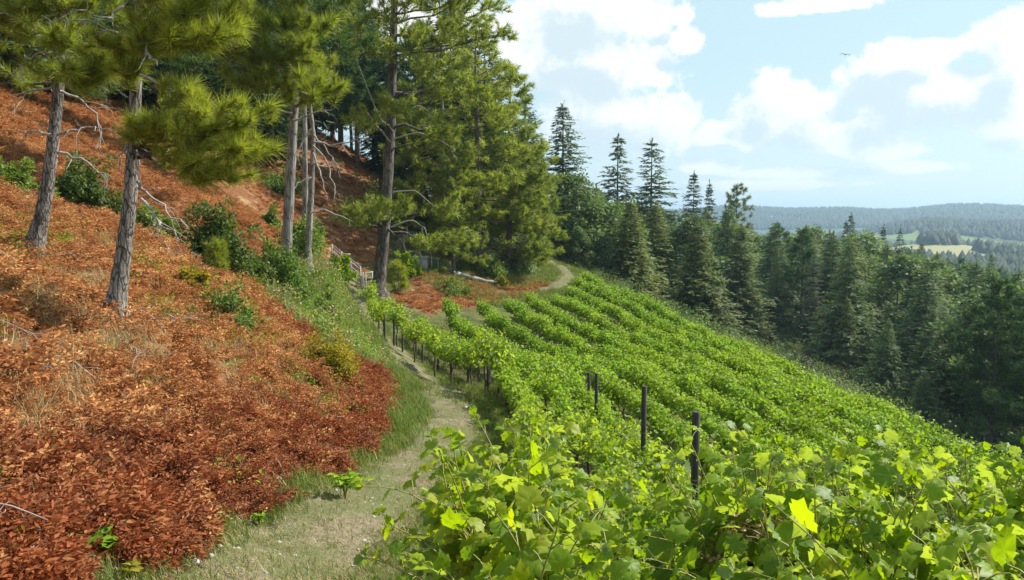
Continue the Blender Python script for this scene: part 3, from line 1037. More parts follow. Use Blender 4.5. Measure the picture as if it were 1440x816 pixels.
# ------------------------------------------------------------------ vineyard posts and stakes
def post_at(px, py_top, Y, label, w, below=2.0, lean=0.0):
    p = at(px, py_top, Y)
    zb = float(H(p[0], p[1]))
    h = p[2] - zb
    o = empty('vineyard_post', (p[0], p[1], zb))
    b = MB()
    r = w / 2
    b.tube([(lean, 0, -0.3), (lean * 0.5, 0, h * 0.5), (0, 0, h - 0.012), (0, 0, h)], [r * 1.05, r, r, r * 0.86], 12, wob=0.015)
    b.build('shaft', M_POST, o, True)
    c = MB()
    c.tube([(0.0, 0, h * 0.62), (0.0, 0, h * 0.62 + 0.012)], [r * 1.08, r * 1.08], 12)
    c.tube([(r * 0.2, -r * 1.0, h * 0.6), (r * 0.2, -r * 1.35, h * 0.6 - 0.02), (r * 0.2, -r, h * 0.6 - 0.04)], 0.004, 5)
    c.build('wire_staple', solid_mat('rusty wire', (0.12, 0.06, 0.03), (0.25, 0.2, 0.17), 40, 0.6, 0.1) if 'rusty wire' not in bpy.data.materials else bpy.data.materials['rusty wire'], o, True)
    tag(o, label, 'post', 'dark posts standing out of the vines')
    return o


post_at(979, 579, 8.0, 'thickest dark wooden post, standing nearest among the vines', 0.085)
post_at(906, 543, 12.0, 'dark round vineyard post just behind the thickest one', 0.085)
post_at(839, 525, 17.0, 'thin dark vineyard post beside a dimmer twin among vines', 0.08)
post_at(828, 524, 19.0, 'dim grey vineyard post half sunk in leaves beside its darker twin', 0.075, lean=0.03)
post_at(781, 508, 24.0, 'small faint vineyard post farthest up the line of posts', 0.08)
STK = [(686, 551), (658, 540), (634, 529), (616, 521), (594, 511), (585, 505), (566, 496), (554, 487), (541, 480), (533, 463)]
for i, (px, py) in enumerate(STK):
    g = ground(px, py, 15)
    b = MB()
    r = 0.045
    b.tube([(0, 0, -0.2), (0.01, 0, 0.6), (0.0, 0, 1.15), (0, 0, 1.16)], [r, r * 0.95, r * 0.9, r * 0.6], 9, wob=0.04)
    o = b.build('vine_stake', M_POST, smooth=True, loc=tuple(g))
    tag(o, f'short dark stake under the footpath row of vines, {ORD[i]} from the near end', 'stake', 'stakes under the row along the footpath')
wb = MB()
for hgt in (0.75, 1.15):
    wb.tube([(rowx(0, yy), yy, float(H(rowx(0, yy), yy)) + hgt) for yy in np.arange(22, 48, 1.0)], 0.003, 3, cap=False)
tag(wb.build('trellis_wire', M_DEAD), 'thin wires strung along the footpath row of vines', 'wire')
# ------------------------------------------------------------------ needle tufts
def tuft(seed, n, L, w, spread=(8, 95), curve=0.0):
    g = np.random.default_rng(seed)
    V, Fa = [], []
    for i in range(n):
        th = rad(g.uniform(*spread)) if g.random() < 0.75 else rad(g.uniform(spread[0], 50))
        ph = g.uniform(0, 2 * math.pi)
        d = np.array([math.sin(th) * math.cos(ph), math.cos(th), math.sin(th) * math.sin(ph)])
        l = L * g.uniform(0.7, 1.1)
        s = unit(np.cross(d, g.standard_normal(3))) * w * 0.5
        b = np.array([0, g.uniform(-0.75, 0.15) * L, 0])
        V += [b - s, b + s, b + d * l]
        Fa.append([3 * i, 3 * i + 1, 3 * i + 2])
    return np.array(V), np.array(Fa)


TUFT_NEAR = [tuft(i, 150, 0.21, 0.0078, (6, 85)) for i in range(3)]
TUFT_MID = [tuft(10 + i, 34, 0.34, 0.034) for i in range(3)]
TUFT_FAR = [tuft(20 + i, 16, 0.50, 0.075) for i in range(3)]


def curve_pts(a, b, sag, n, g, jit=0.03):
    a, b = np.asarray(a, float), np.asarray(b, float)
    t = np.linspace(0, 1, n)[:, None]
    L = np.linalg.norm(b - a)
    P = a + (b - a) * t
    P[:, 2] += sag * np.sin(t[:, 0] * math.pi)
    P[1:-1] += g.standard_normal((n - 2, 3)) * L * jit
    return P


def put_tufts(nd, tufts, P, D, S, g):
    P, D, S = np.asarray(P), np.asarray(D), np.asarray(S)
    pick = g.integers(len(tufts), size=len(P))
    for k in range(len(tufts)):
        m = pick == k
        if m.any():
            nd.scatter(tufts[k], P[m], frames(D[m], rvec(int(m.sum()), g)), S[m])


def dead_branch(wd, a, d, L, g, r=0.02, depth=2, n=7, droop=0.04):
    """crooked bare branch with side twigs"""
    p, pts = np.array(a, float), [np.array(a, float)]
    d = unit(d)
    for i in range(n):
        d = unit(d + 0.24 * g.standard_normal(3) + np.array([0, 0, -droop]))
        p = p + d * L / n
        pts.append(p.copy())
        if depth > 0 and i > 0 and g.random() < 0.8:
            sd_ = unit(d + 0.9 * g.standard_normal(3))
            dead_branch(wd, p, sd_, L * g.uniform(0.25, 0.5), g, r * 0.5 * (1 - i / n) + 0.003, depth - 1, 4, droop)
    wd.tube(pts, np.linspace(r, max(0.003, r * 0.2), len(pts)), 5 if r > 0.012 else 3, cap=False)


def pine(seed, Ht, base, rmax, nbr, tufts, tsize, tr, per=7, droop=0.0, lean=0.0, dead=8, flat=0.6, top=0.35):
    """pine: bare trunk, irregular limbs, needle tufts at the twig ends. returns trunk, dead wood, limbs + needles"""
    g = np.random.default_rng(seed)
    tk, wd, nd, dw = MB(), MB(), MB(), MB()
    nseg = 12
    tz = np.linspace(0, Ht, nseg)
    ox = lean * tz + np.cumsum(g.normal(0, 0.012 * Ht / nseg, nseg)) * 2
    oy = np.cumsum(g.normal(0, 0.012 * Ht / nseg, nseg)) * 2
    ox -= ox[0]
    oy -= oy[0]
    rr = tr * (1 - 0.93 * (tz / Ht) ** 1.15)
    P = np.stack([ox, oy, tz], -1)
    P = np.concatenate([[[0, 0, -0.5]], P[:1], [[ox[1] * .12, oy[1] * .12, tz[1] * .25]], P[1:]])
    rr = np.concatenate([[tr * 1.7], [tr * 1.4], [tr * 1.08], rr[1:]])
    tk.tube(P, rr, 10, wob=0.04)
    def axis_at(z):
        return np.array([np.interp(z, tz, ox), np.interp(z, tz, oy), z])
    TP, TD, TSs = [], [], []
    for i in range(nbr):
        u = (i + g.uniform(0, 1)) / nbr
        z = base * Ht + (Ht * 0.985 - base * Ht) * u
        az = i * 2.39996 + g.normal(0, 0.5)
        prof = (math.sin(math.pi * min(1, (u * (1 - top) + top * 0.9))) ** flat) * (1 - 0.55 * u)
        L = rmax * prof * g.uniform(0.6, 1.15) + 0.25
        el = rad(-8 + 50 * u + g.normal(0, 9)) - droop
        d = np.array([math.cos(az) * math.cos(el), math.sin(az) * math.cos(el), math.sin(el)])
        a = axis_at(z)
        b = a + d * L
        pts = curve_pts(a, b, -0.05 * L, 6, g, 0.025)
        pts[-1, 2] += 0.10 * L
        wd.tube(pts, np.linspace(max(0.018, tr * 0.20 * (1 - 0.6 * u)), 0.008, 6), 4, cap=False)
        nt = max(2, int(per * L / rmax + 1))
        for k in range(nt):
            f = g.uniform(0.28, 1.0)
            q = np.array([np.interp(f * 5, range(6), pts[:, c]) for c in range(3)])
            h = unit(np.array([d[0], d[1], 0]))
            side = np.array([-h[1], h[0], 0]) * g.choice([-1, 1])
            td = unit(h * g.uniform(0.3, 1) + side * g.uniform(0.2, 1.1) + np.array([0, 0, g.uniform(-0.25, 0.55)]))
            tl = (0.18 + 0.30 * (1.1 - f)) * L * g.uniform(0.6, 1.2)
            e = q + td * tl
            wd.tube([q, (q + e) / 2 + g.normal(0, 0.02, 3), e], [0.010, 0.008, 0.005], 3, cap=False)
            m = max(2, int(tl / (tsize * 0.55)))
            for j in range(m):
                v = 1 - 0.75 * j / m
                TP.append(q + td * tl * v + g.normal(0, tsize * 0.22, 3))
                TD.append(unit(td + [0, 0, 0.55] + 0.45 * g.standard_normal(3)))
                TSs.append(tsize * g.uniform(0.75, 1.25))
    for _ in range(6):
        TP.append(axis_at(Ht * g.uniform(0.93, 1.0)))
        TD.append(unit(np.array([0, 0, 1]) + 0.5 * g.standard_normal(3)))
        TSs.append(tsize)
    ref = {id(TUFT_NEAR): 0.21, id(TUFT_MID): 0.34, id(TUFT_FAR): 0.5}[id(tufts)]
    put_tufts(nd, tufts, TP, TD, np.array(TSs) / ref, g)
    for _ in range(dead):
        z = g.uniform(base * Ht * 0.35, base * Ht * 1.25)
        az = g.uniform(0, 6.28)
        dead_branch(dw, axis_at(z), [math.cos(az), math.sin(az), g.uniform(-0.3, 0.35)], rmax * g.uniform(0.3, 0.65), g, 0.028, 2)
    return tk, wd, nd, dw


def spruce(seed, Ht, base, rmax, whorls, per, wleaf, droop=0.35, gap=0.15, tr=0.16, rough=0.3, nspray=7, dead=0, prof=0.78):
    """fir or spruce: straight trunk, whorls of drooping boughs carrying flat needle sprays"""
    g = np.random.default_rng(seed)
    tk, nd, dw = MB(), MB(), MB()
    tk.tube([(0, 0, -0.6), (0, 0, 0), (g.normal(0, .03), g.normal(0, .03), Ht * 0.5), (0, 0, Ht)], [tr * 1.25, tr, tr * 0.6, 0.015], 7)
    P, D, Nn, S = [], [], [], []
    lop = g.uniform(0, 6.28)
    for w in range(whorls):
        u = (w + g.uniform(-0.25, 0.25)) / whorls
        u = min(max(u, 0), 0.995)
        z0 = Ht * (base + (1 - base) * u)
        Rw = rmax * ((1 - u) ** prof) * (0.55 + 0.45 * min(1, u * 5 + 0.35)) * g.uniform(1 - rough, 1 + rough * 0.6) + 0.08
        n = max(3, int(per * (0.5 + 0.5 * (1 - u)) + g.integers(0, 2)))
        for k in range(n):
            if g.random() < gap:
                continue
            az = (k + g.uniform(-0.35, 0.35)) * 2 * math.pi / n + w * 1.3
            L = Rw * g.uniform(0.7, 1.15) * (1 + 0.16 * math.cos(az - lop))
            h = np.array([math.cos(az), math.sin(az), 0])
            sd_ = np.array([-h[1], h[0], 0])
            ns = max(3, int(nspray * L / rmax + 2))
            dr = droop * (1.0 - 1.25 * u)
            for j in range(ns):
                f = (j + g.uniform(0.2, 0.9)) / ns
                f = 0.12 + 0.88 * f
                zz = z0 + L * (-dr * f + 0.30 * dr * f * f * 1.3) + g.normal(0, 0.05)
                q = h * L * f + np.array([0, 0, zz])
                for s in ((-1, 1) if f < 0.9 else (0,)):
                    P.append(q + g.normal(0, 0.05, 3))
                    D.append(h * g.uniform(0.35, 1.0) + sd_ * s * g.uniform(0.5, 1.0) + np.array([0, 0, g.uniform(-0.55, 0.15)]))
                    Nn.append(np.array([g.normal(0, .4), g.normal(0, .4), 1]))
                    S.append((0.55 + 0.5 * (1 - f)) * wleaf * (0.5 + 0.6 * (1 - u)) * g.uniform(0.7, 1.3))
    for q in range(5):
        P.append((0, 0, Ht * (0.95 + 0.012 * q)))
        D.append(np.array([g.normal(0, .3), g.normal(0, .3), 1]))
        Nn.append(g.standard_normal(3))
        S.append(wleaf * 0.45)
    nd.scatter(SPRAY[seed % 3], P, frames(np.array(D), np.array(Nn)), np.array(S))
    for _ in range(dead):
        az = g.uniform(0, 6.28)
        dead_branch(dw, (0, 0, Ht * g.uniform(0.05, base + 0.25)), [math.cos(az), math.sin(az), -0.1], rmax * g.uniform(0.4, 0.8), g, 0.03, 1)
    return tk, None, nd, dw


def spray(seed, n=11):
    """a fan of thin twiglets, ragged like a fir spray"""
    g = np.random.default_rng(seed)
    V, Fa = [], []
    for i in range(n):
        f = i / (n - 1)
        a = rad(g.uniform(20, 62)) * (1 if i % 2 else -1)
        b = np.array([0, f * 0.75, 0])
        d = np.array([math.sin(a), math.cos(a), g.normal(-0.12, 0.22)])
        l = 0.48 * (1 - 0.5 * f) * g.uniform(0.7, 1.15)
        s = np.array([math.cos(a), -math.sin(a), g.normal(0, 0.4)]) * 0.075
        k = len(V)
        V += [b - s, b + s, b + d * l]
        Fa.append([k, k + 1, k + 2])
    return np.array(V), np.array(Fa)


SPRAY = [spray(50 + i) for i in range(3)]


def bushy(seed, Ht, R, nclump, nleaf, lsize, tr=0.16, base=0.12, conical=0.4, leafb=None):
    """broad leafy tree or round conifer: limbs, and leaves in uneven clumps with gaps"""
    g = np.random.default_rng(seed)
    tk, wd, nd = MB(), MB(), MB()
    tk.tube([(0, 0, -0.5), (0, 0, 0), (g.normal(0, .15), g.normal(0, .15), Ht * 0.45), (g.normal(0, .2), g.normal(0, .2), Ht * 0.9)], [tr * 1.4, tr, tr * 0.6, 0.02], 7)
    P, D, Nn, S = [], [], [], []
    for c in range(nclump):
        u = g.uniform(0, 1) ** 0.9
        z = Ht * (base + (1 - base) * u)
        rz = R * (1 - conical * u) * math.sqrt(max(0.02, 1 - (max(0, u - 0.35) / 0.68) ** 2.2)) * (0.55 + 0.45 * min(1, u * 4))
        az = g.uniform(0, 6.28)
        rr = rz * g.uniform(0.45, 1.05)
        cpos = np.array([math.cos(az) * rr, math.sin(az) * rr, z])
        wd.tube([(0, 0, max(0.2, z - 0.5 * rr)), cpos * [0.5, 0.5, 1] + [0, 0, -0.2 * rr], cpos], [tr * 0.22, tr * 0.15, 0.01], 3, cap=False)
        cr = R * g.uniform(0.16, 0.30)
        n = int(nleaf * g.uniform(0.7, 1.3))
        v = rvec(n, g) * (g.random(n) ** 0.45)[:, None] * np.array([cr, cr, cr * 0.75])
        P.append(cpos + v)
        D.append(unit(v) + 0.7 * g.standard_normal((n, 3)) + [0, 0, -0.1])
        Nn.append(unit(v) * 0.5 + np.array([0, 0, 0.8]) + 0.5 * g.standard_normal((n, 3)))
        S.append(lsize * g.uniform(0.6, 1.3, n))
    nd.scatter(leafb or KITE, np.concatenate(P), frames(np.concatenate(D), np.concatenate(Nn)), np.concatenate(S))
    return tk, wd, nd, MB()


class Kind:
    """meshes of one tree kind, shared by every copy"""

    def __init__(self, parts, bark, leaf, name):
        tk, wd, nd, dw = parts
        self.name = name
        self.m = {'trunk': tk.mesh(name + ' trunk', bark, True)}
        crown = MB()
        crown.merge(nd, 0)
        if wd is not None and wd.n:
            crown.merge(wd, 1)
        self.m['crown'] = crown.mesh(name + ' crown', [leaf, bark])
        if dw is not None and dw.n:
            self.m['dead_branches'] = dw.mesh(name + ' dead branches', M_DEAD)
        z = np.concatenate(nd.V)[:, 2]
        self.h = float(np.percentile(z, 99.95))

    def put(self, name, x, y, h, label, cat='tree', group=None, wide=1.0, rz=None, zoff=0.0):
        s = h / self.h
        o = empty(name, (x, y, float(H(x, y)) + zoff), RNG.uniform(0, 6.28) if rz is None else rz, (s * wide, s * wide, s))
        for k, me in self.m.items():
            link_mesh(k, me, o)
        return tag(o, label, cat, group)


def top_at(kind, name, px, py, Y, label, group=None, wide=1.0, cat='tree', rz=None):
    """a tree at forward distance Y whose top is seen at (px, py)"""
    p = at(px, py, Y)
    return kind.put(name, p[0], p[1], p[2] - float(H(p[0], p[1])), label, cat, group, wide, rz)


BPINE = [Kind(pine(500 + i, 17, 0.12, 4.4, 74, TUFT_MID, 0.40, 0.26, per=10, droop=0.12, dead=4, top=0.30), M_BARK_FAR, M_NEEDLE_MID, 'bushy pine') for i in range(3)]
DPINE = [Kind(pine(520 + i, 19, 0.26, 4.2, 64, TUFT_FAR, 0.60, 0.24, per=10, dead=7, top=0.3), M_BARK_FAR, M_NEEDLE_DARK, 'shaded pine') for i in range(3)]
SPR = [Kind(spruce(540 + i, 18, 0.05, 4.6, 46, 10, 1.25, tr=0.2, dead=3), M_BARK_FAR, M_SPRUCE, 'dark spruce') for i in range(3)]
THIN = [Kind(spruce(550 + i, 18, 0.16, 4.4, 42, 8, 1.25, droop=0.5, gap=0.28, tr=0.2, dead=4, rough=0.45, prof=0.7), M_BARK_FAR, M_SPRUCE, 'open spruce') for i in range(2)]
OLV = [Kind(spruce(560 + i, 14, 0.04, 4.6, 40, 11, 1.25, droop=0.15, gap=0.08, tr=0.15, rough=0.25, nspray=8), M_BARK_FAR, M_SPR_OLIVE, 'olive conifer') for i in range(3)]
GRN = [Kind(spruce(570 + i, 15, 0.04, 4.9, 40, 11, 1.2, droop=0.12, gap=0.08, tr=0.16, rough=0.3, nspray=8, dead=3), M_BARK_FAR, M_SPR_GREEN, 'green conifer') for i in range(3)]
GRY = [Kind(spruce(580, 16, 0.1, 3.6, 36, 8, 0.8, droop=0.25, gap=0.25, tr=0.16, dead=12), M_BARK_FAR, M_SPR_GREY, 'grey topped conifer')]
RND = [Kind(bushy(590 + i, 12, 4.4, 85, 75, 0.42), M_BARK_FAR, M_SPR_GREEN, 'rounded tree') for i in range(2)] + \
      [Kind(bushy(595 + i, 12, 4.4, 85, 75, 0.42), M_BARK_FAR, M_SPRUCE, 'dark rounded tree') for i in range(2)]
TALLP = [Kind(pine(600, 16, 0.45, 3.4, 44, TUFT_MID, 0.42, 0.2, per=9, dead=5, top=0.35), M_BARK_FAR, M_SPR_OLIVE, 'slim pine')]

# ---- the sunlit pines over the footpath bend
for k, px, py, Y, lab, wide in [
        (0, 672, 20, 61, 'big sunlit pine sweeping its yellow green boughs down over the log by the bank', 1.15),
        (1, 716, 92, 63, 'sunlit bushy pine whose outer boughs overhang the footpath bend', 1.1),
        (2, 738, 172, 71, 'smaller grey green pine hanging over the inside of the footpath bend', 1.05),
        (0, 636, 185, 57, 'low bushy young pine between the thickest trunk and the log', 1.0),
        (1, 620, -40, 66, 'tall pine with feathery top reaching out of the picture behind the thickest trunk', 1.0)]:
    top_at(BPINE[k], 'pine_tree', px, py, Y, lab, wide=wide)

# ---- trees that can be told apart on the skyline and in the valley wood
for K, px, py, Y, lab, wide in [
        (THIN[0], 739, 122, 82, 'thin ragged spruce rising just right of the sunlit pines', 1.0),
        (SPR[0], 792, 148, 86, 'broad blackish spruce, the darkest tree on the skyline', 1.25),
        (THIN[1], 869, 189, 108, 'tall open spruce with a bare lower trunk, left of two alike on the skyline', 1.25),
        (THIN[0], 917, 198, 112, 'tall open spruce with lopsided boughs, right of two alike on the skyline', 1.3),
        (SPR[1], 976, 244, 132, 'dark pointed spruce with a thinner twin at its side', 0.95),
        (SPR[2], 998, 256, 134, 'thin pointed spruce leaning close to a thicker dark one', 0.7),
        (TALLP[0], 1038, 258, 150, 'flat topped pine standing alone above the wood on the skyline', 1.0),
        (RND[0], 808, 240, 84, 'rounded mid green tree below the darkest spruce', 1.0),
        (OLV[0], 838, 262, 92, 'olive green tree with pale bare branches beyond the footpath bend', 1.2),
        (RND[2], 882, 315, 88, 'rounded dark green tree leaning over the top vine row', 1.1),
        (OLV[1], 922, 286, 92, 'broad olive conifer standing at the upper edge of the vineyard', 1.25),
        (RND[3], 850, 330, 78, 'low dark bushy tree just beyond the footpath bend', 1.0),
        (RND[1], 815, 318, 80, 'low leafy green tree behind the end of the footpath bend', 0.9),
        (OLV[2], 1043, 318, 96, 'tall yellow olive conifer standing alone by a leafless grey tree', 1.15),
        (GRN[0], 1094, 352, 108, 'slim green conifer with a long bare trunk between an olive and a grey one', 0.85),
        (GRY[0], 1146, 358, 96, 'grey topped sparse conifer with silvery dead twigs', 1.1),
        (OLV[0], 1192, 418, 82, 'small olive conifer on a pale slanting trunk below the grey topped one', 0.85),
        (SPR[0], 1197, 302, 168, 'blackish twin pointed spruce above the wood in the middle', 0.75),
        (SPR[1], 1190, 312, 167, 'small dark spruce leaning on a blackish one above the wood', 0.7),
        (SPR[2], 1243, 318, 175, 'brownish dark spruce top to the right of the blackish twin', 0.75),
        (THIN[1], 1266, 322, 170, 'dull brown spruce top, first one against the far fields', 0.8),
        (SPR[0], 1296, 342, 152, 'dark pointed spruce in front of the pale far field', 0.85),
        (GRN[1], 1395, 356, 178, 'pale green pointed conifer against the far meadow', 0.75),
        (GRN[2], 1250, 450, 74, 'bushy mid green conifer just beyond the lower vineyard edge', 1.1),
        (GRN[0], 1312, 432, 76, 'broad soft green conifer in the middle of the dark lower wood', 1.1),
        (OLV[1], 1362, 436, 70, 'yellowish tipped conifer towering over the dark lower wood', 1.1),
        (GRN[1], 1415, 500, 62, 'soft dark green conifer beside the yellowish tipped one', 1.2),
        (GRN[2], 1300, 520, 58, 'low bushy conifer at the foot of the broad soft green one', 1.2)]:
    top_at(K, 'conifer', px, py, Y, lab, wide=wide)

# ---- the rest of the valley wood
VG = 'conifers of the wood below the vineyard'
HERO = [(1043, 318, 96), (922, 286, 92), (1094, 352, 108), (1146, 358, 96), (1192, 418, 82), (1250, 450, 74), (1312, 432, 76), (1362, 436, 70), (1012, 420, 78)]
placed = []
rngw = np.random.default_rng(21)
tries = 0
while len(placed) < 185 and tries < 16000:
    tries += 1
    Y = rngw.uniform(52, 215)
    px = rngw.uniform(790, 1560)
    p = at(px, 330, Y)
    x, y = p[0], p[1]
    edge = float(rbx(min(y, 74)))
    if y < 78 and x < edge + 7 + 5 * rngw.random():
        continue
    if y >= 78 and x < 9:
        continue
    z = float(H(x, y))
    # treetops follow the gently falling skyline seen across the wood
    lim = np.interp(px, [790, 860, 960, 1080, 1200, 1300, 1440, 1560], [235, 268, 290, 292, 318, 352, 376, 390]) + rngw.uniform(0, 26)
    zmax = float(at(px, lim, Y)[2])
    h = rngw.uniform(13, 22)
    if z + h > zmax:
        h = zmax - z
    if h < 6.5:
        continue
    if any(abs(px - hx) < 26 and Y < hY + 3 and h_top < 470 for hx, h_top, hY in HERO):
        continue
    if any((x - a) ** 2 + (y - b) ** 2 < (2.3 + Y * 0.010) ** 2 for a, b in placed):
        continue
    placed.append((x, y))
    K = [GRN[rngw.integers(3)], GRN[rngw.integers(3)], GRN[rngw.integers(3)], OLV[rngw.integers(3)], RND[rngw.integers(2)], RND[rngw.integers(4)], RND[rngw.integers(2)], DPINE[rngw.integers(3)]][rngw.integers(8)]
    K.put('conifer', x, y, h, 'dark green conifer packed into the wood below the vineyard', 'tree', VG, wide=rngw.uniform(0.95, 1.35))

# ---- the dark wood up the slope behind the pines
UG = 'pines of the dark wood on the upper slope'
placed2 = [(-4.5, 57), (-8.2, 47)]
tries = 0
while len(placed2) < 74 and tries < 6000:
    tries += 1
    Y = rngw.uniform(52, 105)
    px = rngw.uniform(-60, 770)
    p = at(px, 300, Y)
    x, y = p[0], p[1]
    z = float(H(x, y))
    if px > 560 and Y < 72:
        continue
    if (px < 470 and Y < 62) or (370 < px < 590 and Y < 76):
        continue
    if any((x - a) ** 2 + (y - b) ** 2 < 3.4 ** 2 for a, b in placed2):
        continue
    h = rngw.uniform(15, 22)
    if px > 690:
        h = min(h, float(at(px, 175 + (px - 690) * 0.5, Y)[2]) - z)
        if h < 7:
            continue
    placed2.append((x, y))
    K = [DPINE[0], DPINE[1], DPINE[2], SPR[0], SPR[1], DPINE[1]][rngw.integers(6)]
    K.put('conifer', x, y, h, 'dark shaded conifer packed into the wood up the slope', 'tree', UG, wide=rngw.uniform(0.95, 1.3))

for i, px in enumerate(range(-90, 380, 24)):
    p = ground(px + rngw.uniform(-8, 8), 118 + 0.26 * max(px, 0) + rngw.uniform(-26, 6), 30, 120)
    [DPINE[0], DPINE[1], DPINE[2], SPR[2]][i % 4].put('conifer', p[0], p[1], rngw.uniform(11, 18), 'dark shaded conifer packed into the wood up the slope', 'tree', UG, wide=rngw.uniform(1.1, 1.5))

# ---- far woods on the hills across the valley: thousands of tiny crowns, one mass
fw = MB()
g = np.random.default_rng(33)
n = 60000
az = g.uniform(-0.12, 0.78, n)
r = np.concatenate([g.uniform(230, 700, n // 3), g.uniform(700, 1900, n // 3), g.uniform(2150, 3050, n - 2 * (n // 3))])
x, y = np.sin(az) * r, np.cos(az) * r
wood = np.sin(x / 83 + 0.8) * np.sin(y / 140 + x / 260) + 0.5 * np.sin(x / 31 + y / 57)
hill = far_height(x, y)
keepm = np.where(r < 700, (wood > 0.05) & (r > 240), np.where(r < 1900, ((wood > 0.38) & (hill < -24)) | ((hill > -24) & (wood > -0.75)), (wood > -1.05)))
keepm &= ~((r < 700) & (g.random(n) < 0.55))
x, y, r = x[keepm], y[keepm], r[keepm]
z = H(x, y)
crown = (np.array([[.5, 0, 0], [-.25, .43, 0], [-.25, -.43, 0], [.33, .2, .42], [-.34, .2, .38], [0, -.38, .45], [0.02, 0, 1]]),
         np.array([[0, 1, 3], [1, 4, 3], [1, 2, 4], [2, 5, 4], [2, 0, 5], [0, 3, 5], [3, 4, 6], [4, 5, 6], [5, 3, 6]]))
an = g.uniform(0, 6.28, len(x))
Rz = np.zeros((len(x), 3, 3))
Rz[:, 0, 0] = Rz[:, 1, 1] = np.cos(an)
Rz[:, 0, 1] = -np.sin(an)
Rz[:, 1, 0] = np.sin(an)
Rz[:, 2, 2] = 1
hh = g.uniform(7, 14, len(x)) * np.where(r > 2000, 1.4, 1.0)
fw.scatter(crown, np.stack([x, y, z - 0.5], -1), Rz, np.stack([hh * 0.95, hh * 0.95, hh], -1))
M_FARWOOD = solid_mat('distant foliage', (0.016, 0.030, 0.018), (0.040, 0.058, 0.028), 0.03, 0.95, 0.0)
tag(fw.build('distant_woods', M_FARWOOD), 'hazy blue green woods on the hills across the valley', 'woodland', kind='stuff')
print('trees', len(placed), len(placed2), len(x))
# ------------------------------------------------------------------ pines near the camera, limb by limb
def polyline3(pts, Y, y_jit=0.0, g=None):
    return np.array([at(px, py, Y + (g.normal(0, y_jit) if g is not None and y_jit else 0)) for px, py in pts])


